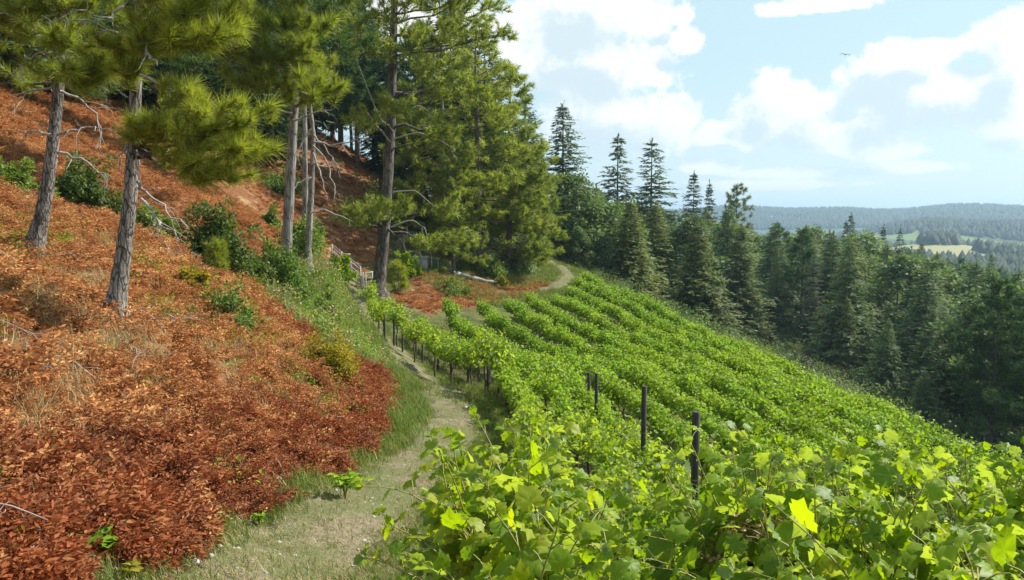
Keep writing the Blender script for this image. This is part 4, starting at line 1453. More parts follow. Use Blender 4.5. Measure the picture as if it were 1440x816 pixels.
def hand_pine(seed, label, trunk, r0, clumps, tufts, tref, tsize, dead=(), bark=None, leaf=None, crown=None, twigs=6, sides=14, randdead=(0, 0, 1)):
    g = np.random.default_rng(seed)
    T = np.array([at(*p) for p in trunk])
    T[0, 2] = H(T[0, 0], T[0, 1])
    base = T[0].copy()
    T = T - base
    T = smooth_line(T, 40)
    T[0] = 0
    hgt = T[-1, 2]
    o = empty('pine_tree', tuple(base))
    tag(o, label, 'tree')
    u = T[:, 2] / hgt
    rr = r0 * (1 - 0.75 * u) * (1 + 0.75 * np.exp(-T[:, 2] / 0.30) + 0.35 * np.exp(-T[:, 2] / 0.12))
    tk = MB()
    P = np.concatenate([[[0.0, 0, -0.5]], T])
    tk.tube(P, np.concatenate([[r0 * 2.2], rr]), sides, wob=0.045)
    tk.build('trunk', bark or M_BARK, o, True)

    def axis_at(z):
        return np.array([np.interp(z, T[:, 2], T[:, 0]), np.interp(z, T[:, 2], T[:, 1]), z])

    wd, nd = MB(), MB()
    TP, TD, TS = [], [], []
    for (px, py, Y, rpx, n, apy) in clumps:
        c = at(px, py, Y) - base
        za = at(px, apy, base[1])[2] - base[2]
        za = min(max(za, 0.3), hgt * 0.98)
        a = axis_at(za)
        r = rpx * Y / F
        L = np.linalg.norm(c - a)
        pts = curve_pts(a, c, -0.06 * L, 8, g, 0.02)
        wd.tube(pts, np.linspace(min(r0 * 0.3, 0.012 + 0.014 * L), 0.006, 8), 6, cap=False)
        out_ = unit(c - a)
        for f in (0.55, 0.68, 0.8, 0.92):
            q = np.array([np.interp(f * 7, range(8), pts[:, d]) for d in range(3)])
            TP.append(q + g.normal(0, 0.05, 3))
            TD.append(unit(out_ + np.array([0, 0, 0.7]) + 0.7 * g.standard_normal(3)))
            TS.append(tsize * g.uniform(0.6, 0.95))
        for k in range(max(3, int(n * (0.95 if tufts is TUFT_NEAR else 1)))):
            v = g.standard_normal(3)
            v = unit(v) * 1.28 * r * g.random() ** 0.45 * np.array([1, 1, 0.5])
            tp = c + v
            f = g.uniform(0.55, 1.0)
            q = np.array([np.interp(f * 7, range(8), pts[:, d]) for d in range(3)])
            wd.tube(curve_pts(q, tp, -0.05 * r, 4, g, 0.03), [0.007, 0.006, 0.005, 0.004], 4, cap=False)
            TP.append(tp)
            TD.append(unit(out_ * 0.7 + unit(v) * 0.6 + np.array([0, 0, 0.45]) + 0.3 * g.standard_normal(3)))
            TS.append(tsize * g.uniform(0.5, 1.15))
            for _ in range(0 if tufts is TUFT_NEAR else 1):
                TP.append(tp - TD[-1] * tsize * 0.5 + g.normal(0, tsize * 0.25, 3))
                TD.append(unit(TD[-1] + 0.7 * g.standard_normal(3)))
                TS.append(tsize * g.uniform(0.6, 1.0))
    if crown:
        (z0, rmax, nbr, per) = crown
        for i in range(nbr):
            z = hgt * (z0 + (0.99 - z0) * (i + g.random()) / nbr)
            az = i * 2.4 + g.normal(0, 0.4)
            L = rmax * (1.05 - 0.75 * (z / hgt - z0) / (1 - z0)) * g.uniform(0.6, 1.1)
            el = rad(g.uniform(-5, 30))
            d = np.array([math.cos(az) * math.cos(el), math.sin(az) * math.cos(el), math.sin(el)])
            a = axis_at(z)
            pts = curve_pts(a, a + d * L, -0.05 * L, 6, g, 0.03)
            wd.tube(pts, np.linspace(r0 * 0.2, 0.007, 6), 5, cap=False)
            for k in range(per):
                f = g.uniform(0.35, 1.0)
                q = np.array([np.interp(f * 5, range(6), pts[:, c]) for c in range(3)])
                v = g.standard_normal(3) * np.array([1, 1, 0.5])
                e = q + unit(v + d) * L * 0.28 * g.uniform(0.3, 1)
                wd.tube([q, (q + e) / 2, e], [0.008, 0.006, 0.004], 3, cap=False)
                for m_ in range(3):
                    TP.append(e + g.normal(0, tsize * 0.35, 3))
                    TD.append(unit(unit(e - q) + np.array([0, 0, 0.5]) + 0.5 * g.standard_normal(3)))
                    TS.append(tsize * g.uniform(0.7, 1.2))
    put_tufts(nd, tufts, TP, TD, np.array(TS) / tref, g)
    nd.build('needles', leaf or M_NEEDLE, o)
    wd.build('limbs', M_BARK_DARK, o, True)
    for (pts, Y) in dead:
        w3 = np.array([at(px, py, Y) for px, py in pts]) - base
        n = len(w3)
        tt = np.linspace(0, n - 1, n * 3)
        w3 = np.stack([np.interp(tt, range(n), w3[:, c]) for c in range(3)], -1)
        w3[1:-1] += g.normal(0, 0.025, (len(w3) - 2, 3))
        w3[:, 1] += np.linspace(0, g.uniform(-0.8, 0.4), len(w3))
        db = MB()
        db.tube(w3, np.linspace(0.026, 0.006, len(w3)) * (Y / 12) ** 0.5, 6, cap=False)
        for j in range(2, len(w3) - 1):
            for _ in range(1):
                if g.random() < 0.6:
                    dead_branch(db, w3[j], unit(w3[j] - w3[j - 1]) + 0.9 * g.standard_normal(3), g.uniform(0.2, 0.6), g, 0.008, 1, 4, 0.12)
        db.build('dead_branch', M_DEAD, o, True)
    n, z0, z1 = randdead
    for _ in range(n):
        db = MB()
        az = g.uniform(0, 6.28)
        dead_branch(db, axis_at(g.uniform(z0, z1)), [math.cos(az), math.sin(az), g.uniform(-0.25, 0.4)], g.uniform(0.8, 2.0), g, 0.022, 2, 7, 0.08)
        db.build('dead_branch', M_DEAD, o, True)
    return o


# leftmost pine
hand_pine(701, 'leftmost grey barked pine leaning right, with silvery dead branches', [(45, 366, 14), (60, 300, 14), (72, 225, 14), (80, 150, 14), (86, 75, 14), (92, 0, 14), (98, -110, 14), (101, -330, 14)], 0.125,
          [(95, 55, 13.2, 32, 11, 60), (128, 92, 13, 34, 13, 105), (100, 105, 12.8, 26, 9, 110), (150, 80, 13.0, 30, 10, 90), (60, 95, 13.8, 28, 7, 100), (30, 10, 13.5, 40, 11, 20), (75, -10, 13.5, 45, 12, 10),
           (15, 50, 14.5, 30, 6, 30), (130, 5, 14, 40, 10, 10), (-30, 20, 13.5, 45, 10, 20), (20, 105, 15, 25, 5, 110)],
          TUFT_NEAR, 0.21, 0.32,
          [([(92, 55), (59, 37), (28, 30), (-8, 42)], 13.9), ([(88, 75), (55, 75), (33, 81), (28, 88), (-5, 106)], 13.6), ([(80, 190), (110, 184), (143, 182), (165, 190)], 13.8),
           ([(80, 214), (129, 232), (172, 252)], 13.6), ([(72, 190), (33, 180), (10, 198)], 13.7), ([(84, 128), (110, 140), (129, 169), (125, 186)], 13.7), ([(84, 120), (50, 125), (12, 130)], 14.2)],
          crown=(0.62, 3.0, 22, 9), leaf=M_NEEDLE)
# second pine, nearest the camera
hand_pine(702, 'nearest pine with rough dark footed trunk and bright needle clumps', [(160, 443, 11), (174, 352, 11), (184, 270, 11), (188, 190, 11), (192, 100, 11), (197, 30, 11), (201, -90, 11), (206, -360, 11)], 0.115,
          [(232, 182, 10.6, 26, 10, 205), (262, 130, 10.4, 30, 12, 170), (285, 160, 10.2, 36, 17, 200), (300, 190, 10.2, 34, 15, 200), (345, 158, 10.0, 30, 13, 200), (352, 208, 10.1, 28, 13, 205), (300, 235, 10.2, 34, 14, 205),
           (330, 245, 10.3, 22, 8, 210), (262, 215, 10.5, 28, 9, 205), (195, 178, 10.6, 26, 9, 195), (180, 90, 10.7, 24, 7, 110),
           (205, 60, 10.5, 30, 9, 70), (235, 28, 10.6, 40, 14, 50), (285, 20, 10.4, 44, 16, 45), (262, 52, 10.3, 30, 9, 60), (310, 50, 10.2, 26, 8, 50), (150, 60, 10.6, 24, 6, 75),
           (215, -20, 10.6, 50, 12, 0), (330, -30, 10.4, 50, 12, 0)],
          TUFT_NEAR, 0.21, 0.29,
          [([(187, 56), (158, 44), (132, 46)], 10.8), ([(176, 8), (158, 31), (129, 26)], 10.9), ([(193, 254), (206, 272), (239, 300), (263, 320)], 10.7), ([(198, 280), (228, 309), (243, 317), (270, 337)], 10.6),
           ([(200, 78), (225, 84), (256, 108)], 10.6), ([(196, 105), (225, 118), (258, 138)], 10.5), ([(186, 196), (175, 215), (168, 240)], 10.8)],
          crown=(0.62, 2.6, 20, 9), leaf=M_NEEDLE)
# third: pale trunk, bright boughs above
hand_pine(703, 'straight pale trunked pine beside the round topped stone, bright boughs on top', [(400, 367, 27), (406, 290, 27), (410, 220, 27), (414, 150, 27), (418, 80, 27), (421, 0, 27), (425, -120, 27), (428, -260, 27)], 0.20,
          [(440, 128, 25, 32, 14, 150), (468, 118, 25, 20, 8, 150), (405, 122, 25.5, 30, 12, 145), (385, 75, 25, 36, 15, 110), (345, 70, 24.5, 36, 14, 100), (430, 70, 25, 34, 14, 100), (400, 30, 25, 40, 16, 60),
           (350, 20, 24.5, 42, 16, 50), (320, 60, 24, 26, 8, 90), (448, 30, 25.5, 26, 9, 60), (380, -20, 25, 55, 16, 20), (330, 110, 24.5, 26, 8, 120), (370, 105, 25, 24, 8, 125)],
          TUFT_NEAR, 0.21, 0.56,
          [([(411, 160), (385, 150), (365, 170)], 26.8), ([(412, 170), (440, 160), (470, 150)], 26.7)],
          bark=M_BARK_PALE, crown=(0.66, 4.0, 20, 9), leaf=M_NEEDLE, sides=12)
# bare dying companion
hand_pine(704, 'dying slender pine hung with white bare branches right of the pale trunk', [(431, 353, 30), (436, 300, 30), (439, 240, 30), (441, 190, 30), (436, 150, 30), (432, 60, 30)], 0.15,
          [(430, 100, 29, 26, 8, 130), (450, 90, 29, 26, 8, 120)], TUFT_NEAR, 0.21, 0.5,
          [([(440, 205), (460, 225), (474, 262), (478, 275)], 29.5), ([(441, 190), (452, 200), (472, 225), (482, 240)], 29.3), ([(440, 215), (455, 250), (466, 280)], 29.6), ([(438, 250), (422, 258), (415, 272)], 29.7),
           ([(437, 300), (452, 294), (472, 302), (494, 312)], 29), ([(441, 200), (470, 205), (500, 198), (525, 180)], 29), ([(438, 230), (455, 235), (478, 230)], 29.5), ([(440, 180), (425, 200), (418, 225)], 29.7)],
          bark=M_BARK_PALE, leaf=M_NEEDLE_MID, sides=10)
hand_pine(705, 'thin grey trunk half hidden just behind the dying slender pine', [(428, 330, 36), (429, 250, 36), (428, 150, 36), (430, 0, 36), (432, -160, 36)], 0.17, [], TUFT_MID, 0.34, 0.5, crown=(0.62, 3.0, 16, 8), bark=M_BARK_PALE, leaf=M_NEEDLE_DARK, sides=8)
# the thick trunk at the end of the path
hand_pine(706, 'biggest pine, its thick dark trunk standing where the footpath meets the gate', [(531, 416, 47), (538, 350, 47), (544, 270, 47), (549, 190, 47), (552, 110, 47), (554, 30, 47), (557, -80, 47), (560, -230, 47)], 0.40,
          [(520, 290, 45, 32, 22, 320), (556, 286, 44.5, 26, 18, 320), (490, 300, 45, 22, 12, 320), (505, 165, 45, 26, 16, 190), (540, 140, 44.5, 24, 16, 160), (565, 150, 44.5, 24, 12, 165),
           (610, 95, 45, 34, 24, 140), (575, 60, 44.5, 34, 24, 100), (640, 120, 45, 34, 22, 150), (670, 120, 45.5, 30, 18, 150), (700, 160, 46, 28, 14, 180), (610, 40, 45, 34, 20, 80), (655, 35, 46, 28, 14, 70),
           (690, 45, 46.5, 22, 9, 70), (708, 48, 46.5, 12, 5, 70), (690, 10, 46, 24, 9, 50), (660, -10, 46, 30, 12, 20), (728, 105, 47, 12, 5, 130), (712, 90, 47, 14, 5, 130), (520, 60, 46, 36, 18, 90), (540, 10, 45, 40, 24, 60),
           (600, -20, 45, 50, 26, 20), (620, 180, 45, 32, 18, 210), (600, 340, 45, 24, 14, 318), (650, 335, 46, 28, 16, 318), (640, 290, 46, 26, 12, 300)],
          TUFT_MID, 0.34, 0.52,
          [([(553, 185), (530, 160), (515, 120), (500, 75), (502, 40)], 46), ([(549, 200), (525, 170), (515, 150)], 46), ([(556, 160), (590, 148), (615, 165)], 46), ([(552, 196), (585, 185), (615, 195), (640, 210)], 46),
           ([(550, 320), (578, 308), (598, 322), (606, 360)], 46), ([(553, 270), (585, 268), (610, 290)], 46)],
          bark=M_BARK_DARK, crown=(0.6, 6.5, 26, 14), leaf=M_NEEDLE_MID, sides=16)
# bare stems behind the railing
for px, py, Y, hpx, lab in [(570, 362, 56, 52, 'bare pale forked stem just right of the thickest trunk'), (591, 372, 54.5, 62, 'crooked bare pale stem bending down by the grey concrete block')]:
    p = at(px, py, Y)
    zb = float(H(p[0], p[1]))
    o = empty('bare_tree', (p[0], p[1], zb))
    h = hpx * Y / F
    g = np.random.default_rng(int(px))
    tk, br = MB(), MB()
    T = smooth_line([(0, 0, -0.2), (0.1, 0, h * 0.25), (-0.15, 0, h * 0.5), (0.25, 0, h * 0.75), (0.1, 0, h)], 16)
    tk.tube(T, np.linspace(0.09, 0.03, 16), 7, wob=0.06)
    tk.build('trunk', M_DEAD, o, True)
    for k in range(9):
        dead_branch(br, T[5 + k], [g.normal(), g.normal(), g.uniform(-0.6, 0.5)], h * g.uniform(0.25, 0.5), g, 0.03, 1, 6, 0.1)
    br.build('branches', M_DEAD, o, True)
    tag(o, lab, 'tree')
# leafless grey tree in the valley and a brown one among the vines
for px, py, Y, hpx, mat, lab, nm in [(1012, 462, 78, 58, M_DEAD, 'leafless pale grey tree standing left of the yellow olive conifer', 'bare_tree'),
                                     (980, 345, 95, 40, M_DEAD, 'small leafless grey tree lost among dark conifers above the vineyard edge', 'bare_tree'),
                                     ]:
    p = at(px, py, Y)
    zb = float(H(p[0], p[1]))
    h = at(px, py - hpx, Y)[2] - zb
    o = empty(nm, (p[0], p[1], zb))
    g = np.random.default_rng(int(px))
    tk, br = MB(), MB()
    T = smooth_line([(0, 0, -0.3), (0.1, 0, h * 0.3), (-0.1, 0.1, h * 0.6), (0, 0, h)], 14)
    tk.tube(T, np.linspace(0.12, 0.03, 14), 7)
    tk.build('trunk', mat, o, True)
    for k in range(26):
        az = g.uniform(0, 6.28)
        dead_branch(br, T[int(g.integers(3, 13))], [math.cos(az), math.sin(az), g.uniform(0.2, 1.0)], h * g.uniform(0.25, 0.5), g, 0.035, 2, 6, -0.02)
    br.build('branches', mat, o, True)
    tag(o, lab, 'tree')


# ------------------------------------------------------------------ shrubs
def shrub(name, seed, px, py, Y, wpx, hpx, mat, label, nclump=60, nleaf=60, lpx=6.0, conical=0.15, cat='shrub', loose=0.22, twig=M_BARK_FAR, leafb=None):
    g = np.random.default_rng(seed)
    p = at(px, py, Y)
    zb = float(H(p[0], p[1]))
    W, Hh, ls = wpx * Y / F / 2, hpx * Y / F, lpx * Y / F
    o = empty(name, (p[0], p[1], zb))
    st, lv = MB(), MB()
    P, D, Nn, S = [], [], [], []
    for c in range(nclump):
        v = rvec(1, g)[0]
        v[2] = abs(v[2])
        lob = 1 + 0.28 * math.sin(3 * math.atan2(v[1], v[0]) + seed) + g.normal(0, 0.10)
        cp = v * np.array([W, W, Hh * 0.9]) * g.uniform(0.5, 1.0) * lob * np.array([1 - conical * v[2]] * 2 + [1])
        st.tube([(cp[0] * .12, cp[1] * .12, -0.05), cp * [0.5, 0.5, 0.6], cp], [0.018, 0.012, 0.004], 4, cap=False)
        r = W * loose * g.uniform(0.7, 1.4)
        n = int(nleaf * g.uniform(0.6, 1.3))
        q = rvec(n, g) * (g.random(n) ** 0.5)[:, None] * r
        P.append(cp + q)
        D.append(unit(q) + 0.6 * g.standard_normal((n, 3)) + v * 0.5)
        Nn.append(v * 0.6 + np.array([0, 0, 0.7]) + 0.5 * g.standard_normal((n, 3)))
        S.append(ls * g.uniform(0.6, 1.3, n))
    lv.scatter(leafb or KITE, np.concatenate(P), frames(np.concatenate(D), np.concatenate(Nn)), np.concatenate(S))
    lv.build('foliage', mat, o)
    st.build('stems', twig, o, True)
    return tag(o, label, cat)


shrub('shrub', 1, 118, 312, 20.5, 96, 76, M_BUSH, 'dark green shrub growing between the two leftmost pine trunks', 110, 80, 5)
shrub('shrub', 2, 300, 384, 21, 100, 92, M_BUSH, 'rounded dark green shrub on the crest right of the nearest pine', 120, 80, 5)
shrub('shrub', 3, 393, 446, 25, 92, 82, M_WEED, 'grey green sprawling shrub downhill of the pale trunked pine', 120, 80, 4.5)
shrub('shrub', 4, 465, 582, 16, 92, 62, M_OLIVE, 'yellow olive shrub glowing in the dark red bracken', 90, 70, 4.2)
shrub('shrub', 5, 325, 492, 15, 84, 62, M_WEED, 'loose light green bush amid the orange bracken', 46, 40, 6, loose=0.26)
shrub('shrub', 6, 270, 470, 15.5, 44, 34, M_OLIVE, 'small yellowish weed clump uphill of the loose light green bush', 24, 40, 6)
shrub('shrub', 7, 478, 420, 45.5, 34, 38, M_LIME, 'lime green bush crowding the left side of the gate', 80, 60, 3.6)
shrub('shrub', 8, 570, 390, 53, 34, 34, M_LIME, 'yellow green bush at the top of the brown bank beside the thickest trunk', 70, 60, 3.2)
shrub('shrub', 9, 445, 382, 38, 52, 34, M_LIME, 'bright leafy plants in the garden behind the pale trunked pine', 70, 60, 4)
shrub('shrub', 10, 380, 362, 33, 40, 36, M_WEED, 'garden greenery beside the little white thing and hooked pole', 60, 60, 4)
shrub('shrub', 11, 425, 458, 31, 70, 50, M_WEED, 'tall weedy green clump above the bend of the footpath', 110, 70, 4)
shrub('shrub', 12, 212, 345, 20, 60, 40, M_WEED, 'low green shrub on the crest just right of the nearest trunk', 60, 70, 5)
shrub('shrub', 13, 25, 290, 19, 70, 46, M_WEED, 'mossy green shrub at the left edge behind the leftmost trunk', 60, 60, 5)
shrub('shrub', 14, 455, 480, 27, 46, 36, M_WEED, 'weedy clump on the green bank nearest to the narrow footpath', 60, 60, 4)
shrub('shrub', 15, 400, 296, 58, 80, 34, M_WEED, 'olive scrub on the brown slope behind the pale trunk', 60, 60, 3.2)
shrub('shrub', 16, 520, 318, 62, 110, 44, M_WEED, 'low scrub on the brown slope left of the thickest trunk', 80, 60, 3)
shrub('shrub', 17, 726, 384, 64, 64, 46, M_SPR_GREEN, 'grey green scrub filling the inside of the footpath bend', 130, 70, 3.2)
shrub('shrub', 18, 690, 398, 60, 60, 30, M_WEED, 'green tangle on the bank below the pale log', 70, 60, 3)
shrub('shrub', 19, 640, 418, 52, 60, 18, M_WEED, 'low green patch on the brown bank above the vines', 40, 50, 3)
shrub('shrub', 20, 1080, 556, 26, 36, 30, M_RED, 'dried brown shrub in the middle of the green vine rows', 50, 40, 4, loose=0.3)
shrub('shrub', 21, 355, 395, 24, 50, 40, M_BUSH, 'small dark shrub wedged between the rounded dark one and the grey green one', 60, 70, 4.5)
shrub('shrub', 22, 800, 352, 82, 90, 60, M_BUSH, 'dark underwood beyond the far end of the footpath bend', 120, 60, 3)
shrub('shrub', 23, 1120, 500, 60, 60, 40, M_SPR_GREY, 'pale grey scrub between the vineyard edge and the conifers', 60, 50, 3)
shrub('shrub', 24, 705, 392, 58, 24, 14, M_OLIVE, 'small yellow flowered clump on the bank at the right end of the log', 24, 40, 3)


# bushy pine sapling
def sapling(px, py, Y, hpx, label, seed):
    g = np.random.default_rng(seed)
    p = at(px, py, Y)
    o = empty('pine_sapling', (p[0], p[1], float(H(p[0], p[1]))))
    h = hpx * Y / F
    tk, nd = MB(), MB()
    tk.tube([(0, 0, -0.2), (0, 0, h * 0.5), (0.02, 0, h * 0.95)], [0.03, 0.02, 0.008], 6)
    P, D = [(0, 0, h * 0.93)], [(0, 0, 1)]
    for k in range(26):
        u = g.uniform(0.15, 0.9)
        az = g.uniform(0, 6.28)
        L = h * 0.33 * (1 - 0.5 * u)
        e = np.array([math.cos(az) * L, math.sin(az) * L, h * u + 0.2 * L])
        tk.tube([(0, 0, h * u - 0.1 * h), e], [0.012, 0.005], 4, cap=False)
        P.append(e)
        D.append(unit(e - np.array([0, 0, h * u - 0.2])))
    put_tufts(nd, TUFT_NEAR, P, np.array(D), np.full(len(P), h * 0.24 / 0.21), g)
    tk.build('stem', M_BARK_FAR, o, True)
    nd.build('needles', M_NEEDLE, o)
    tag(o, label, 'tree')


sapling(302, 322, 20, 48, 'bright little pine sapling above the rounded dark shrub', 5)
sapling(560, 348, 50, 44, 'feathery pine sapling behind the thickest trunk', 6)


# leafy single plants
def leafy_plant(name, px, py, Y, hpx, nst, mat, label, lpx, seed, lean=0.35, n=9, stem=None):
    g = np.random.default_rng(seed)
    p = ground(px, py)
    Y = p[1]
    h = hpx * Y / F
    o = empty(name, tuple(p))
    st, lv = MB(), MB()
    P, D, Nn, S = [], [], [], []
    for k in range(nst):
        az = g.uniform(0, 6.28)
        T = smooth_line([(0, 0, 0), (math.cos(az) * lean * h * .3, math.sin(az) * lean * h * .3, h * .6), (math.cos(az) * lean * h, math.sin(az) * lean * h, h * g.uniform(.8, 1))], 10)
        st.tube(T, np.linspace(0.006, 0.002, 10), 4, cap=False)
        for i in range(n):
            f = 0.25 + 0.75 * i / n
            q = np.array([np.interp(f * 9, range(10), T[:, c]) for c in range(3)])
            a2 = i * 2.4 + az
            P.append(q)
            D.append((math.cos(a2), math.sin(a2), g.uniform(-0.2, 0.5)))
            Nn.append((g.normal(0, .3), g.normal(0, .3), 1))
            S.append(lpx * Y / F * g.uniform(0.7, 1.2))
    lv.scatter(OVAL, P, frames(np.array(D), np.array(Nn)), np.array(S))
    st.build('stems', stem or M_SHOOT, o, True)
    lv.build('leaves', mat, o)
    return tag(o, label, 'plant')


leafy_plant('young_plant', 158, 808, 5, 62, 3, M_LIME, 'sapling with drooping yellow green leaves in the red bracken near the path', 26, 1)
leafy_plant('young_plant', 182, 822, 5, 30, 3, M_OLIVE, 'low yellowing sprig just below the sapling with drooping leaves', 18, 2)
leafy_plant('young_plant', 486, 706, 9, 44, 6, M_LIME, 'fresh light green plant at the foot of the red bank by the path', 15, 3)
leafy_plant('young_plant', 12, 690, 5, 14, 3, M_LIME, 'tiny bright green sprout at the left edge of the bracken', 14, 4)
leafy_plant('young_plant', 82, 705, 5, 22, 3, M_LIME, 'little bright green shoot low among the orange bracken', 12, 5)
leafy_plant('young_plant', 365, 742, 7, 20, 4, M_LIME, 'tiny green seedling where the red bank meets the path', 9, 7)


# flowering weeds and red leaves among the near vines
def weed(px, py, Y, hpx, label, seed, mat, nst, lean, head):
    g = np.random.default_rng(seed)
    p = at(px, py, Y)
    zb = float(H(p[0], p[1]))
    top = p[2]
    o = empty('dried_weed', (p[0], p[1], zb))
    h = top - zb
    st = MB()
    for k in range(nst):
        az = g.uniform(0, 6.28)
        r = lean * g.random() ** 0.5
        P, D, S = [], [], []
        hd = MB()
        T = smooth_line([(0, 0, 0), (r * .2 * math.cos(az), r * .2 * math.sin(az), h * .6), (r * math.cos(az), r * math.sin(az), h * g.uniform(.86, 1.04))], 9)
        st.tube(T, np.linspace(0.005, 0.0022, 9), 4, cap=False)
        for j in range(26):
            q = T[-1] + g.normal(0, head, 3)
            hd.tube([T[-2], (T[-1] + q) / 2, q], [0.002, 0.0016, 0.0012], 3, 1, cap=False)
            for _ in range(3):
                P.append(q + g.normal(0, head * 0.2, 3))
                D.append(g.standard_normal(3))
                S.append(g.uniform(0.012, 0.026))
        hd.scatter(OVAL, P, frames(np.array(D), rvec(len(P), g)), np.array(S))
        hd.build('seed_head', [mat, M_SHOOT], o)
    st.build('stems', M_SHOOT, o, True)
    return tag(o, label, 'weed')


M_PINK = leaf_mat('pinkish seed heads', [(0, (0.40, 0.22, 0.13)), (0.6, (0.58, 0.36, 0.24)), (1, (0.66, 0.50, 0.34))], 0.3, (1.2, 1.1, 0.8))
M_YEL = leaf_mat('yellowing umbels', [(0, (0.26, 0.24, 0.03)), (0.6, (0.46, 0.35, 0.05)), (1, (0.58, 0.36, 0.08))], 0.35, (1.2, 1.1, 0.5))
M_CRIM = leaf_mat('crimson leaves', [(0, (0.12, 0.012, 0.008)), (0.6, (0.26, 0.03, 0.015)), (1, (0.38, 0.08, 0.03))], 0.3, (1.4, 0.9, 0.6))
weed(1046, 738, 3.0, 60, 'dried weed with pinkish seed heads rising among the near vines', 1, M_PINK, 6, 0.10, 0.035)
weed(1102, 752, 2.9, 60, 'yellow headed weed beside the pinkish one among the near vines', 2, M_YEL, 9, 0.13, 0.035)
weed(1178, 775, 2.75, 60, 'cluster of crimson leaves low among the near vines', 3, M_CRIM, 3, 0.05, 0.028)


# ------------------------------------------------------------------ stones and log
def stone(px, py, wpx, label, seed, name='stone', mat=None):
    p = ground(px, py)
    s = wpx * p[1] / F
    g = np.random.default_rng(seed)
    import bmesh
    bm = bmesh.new()
    bmesh.ops.create_icosphere(bm, subdivisions=3, radius=1)
    ax = rvec(7, g)
    for v in bm.verts:
        n = np.array(v.co)
        k = 1 - sum(0.16 * max(0, n @ a - 0.55) for a in ax) * 1.6 + 0.03 * math.sin(n[0] * 9 + seed) * math.sin(n[1] * 8)
        v.co = (n[0] * k * s * 0.55, n[1] * k * s * 0.4, n[2] * k * s * 0.30 + s * 0.12)
    me = bpy.data.meshes.new(name)
    bm.to_mesh(me)
    bm.free()
    me.materials.append(mat or M_STONE)
    for f in me.polygons:
        f.use_smooth = True
    o = link_mesh(name, me)
    o.location = p
    o.rotation_euler = (0, 0, g.uniform(-.5, .5))
    return tag(o, label, 'stone')


M_STONE = solid_mat('pale stone', (0.40, 0.37, 0.33), (0.66, 0.63, 0.58), 22, 0.9, 0.6)
stone(73, 405, 17, 'white stone lying in the dry grass between the two nearest trunks', 1)
stone(272, 798, 22, 'flat whitish stone at the edge of the path in the bottom corner', 2)
stone(655, 574, 6, 'small pale stone lying on the middle of the path', 3)
stone(500, 745, 6, 'tiny pale pebble on the trodden grass of the path', 4)
pl = [at(636, 392, 56.5), at(660, 392, 57.2), at(704, 396, 58)]
lb = MB()
L3 = np.array([[q[0], q[1], float(H(q[0], q[1])) + 0.16] for q in smooth_line(pl, 14)])
lb.tube(L3, np.linspace(0.19, 0.12, 14), 9, wob=0.08)
c_ = L3[0]
lob = lb.build('log', M_DEAD, smooth=True)
tag(lob, 'long pale fallen log lying along the top of the brown bank', 'log')

# ------------------------------------------------------------------ gate, railings and garden things at the end of the path
M_RAIL = solid_mat('weathered grey rail', (0.28, 0.27, 0.25), (0.45, 0.43, 0.40), 18, 0.75, 0.3, (1, 1, 0.3))
M_SLAT = solid_mat('blue grey gate boards', (0.05, 0.065, 0.085), (0.11, 0.13, 0.15), 10, 0.7, 0.3, (1, 1, 0.2))
M_TAN = solid_mat('tan painted handrail', (0.36, 0.30, 0.19), (0.50, 0.43, 0.30), 15, 0.7, 0.2)
M_CONC = solid_mat('rough concrete', (0.27, 0.26, 0.24), (0.44, 0.43, 0.40), 6, 0.9, 0.5)


def gz(px, py, Y):
    p = at(px, py, Y)
    return np.array([p[0], p[1], float(H(p[0], p[1]))])


# stair railing on the left of the path
YG = 47.0
a, b = gz(465, 405, YG - 1.5), gz(484, 395, YG + 1.5)
o = empty('stair_railing', tuple(a))
rel = b - a
hA = at(465, 387, YG - 1.5)[2] - a[2]
hB = at(484, 372, YG + 1.5)[2] - b[2]
hA, hB = max(hA, 0.8), max(hB, 0.8)
up = np.array([0, 0, 1.0])
for k, (q, hh_) in enumerate(((np.zeros(3), hA), (rel, hB), (rel * 0.5, (hA + hB) / 2))):
    m_ = MB()
    m_.bar(q - up * 0.3, q + up * hh_, 0.08)
    m_.build('post', M_TAN, o)
m_ = MB()
m_.bar(up * (hA + 0.03), rel + up * (hB + 0.03), 0.10, 0.07)
m_.build('handrail', M_TAN, o)
m_ = MB()
m_.bar(up * 0.15, rel + up * 0.15, 0.05)
m_.build('lower_rail', M_RAIL, o)
for k in range(7):
    m_ = MB()
    f0_, f1_ = k / 7, (k + 1) / 7
    m_.bar(rel * f0_ + up * 0.15, rel * f1_ + up * (hA + (hB - hA) * f1_), 0.03)
    m_.build('baluster', M_RAIL, o)
tag(o, 'tan stair railing with slanting bars beside the lime green bush', 'railing')

# board fence behind it
a, b = gz(468, 396, 50.5), gz(507, 396, 50.5)
o = empty('board_fence', tuple(a))
rel = b - a
for f in (0.0, 0.33, 0.66, 1.0):
    q = rel * f
    m_ = MB()
    m_.bar(q - up * 0.4, q + up * 1.2, 0.09)
    m_.build('post', M_RAIL, o)
for hh_ in (0.3, 0.62, 0.94, 1.15):
    m_ = MB()
    m_.bar(up * hh_ - rel * 0.03, rel * 1.03 + up * (hh_ + 0.03), 0.035, 0.12 if hh_ < 1.1 else 0.06)
    m_.build('rail', M_RAIL, o)
for k in range(14):
    m_ = MB()
    q = rel * ((k + 0.5) / 14) + np.array([0, 0.05, 0])
    m_.bar(q + up * 0.12, q + up * 1.08, 0.05, 0.02)
    m_.build('picket', M_SLAT, o)
tag(o, 'grey picket fence behind the tan stair railing', 'fence')

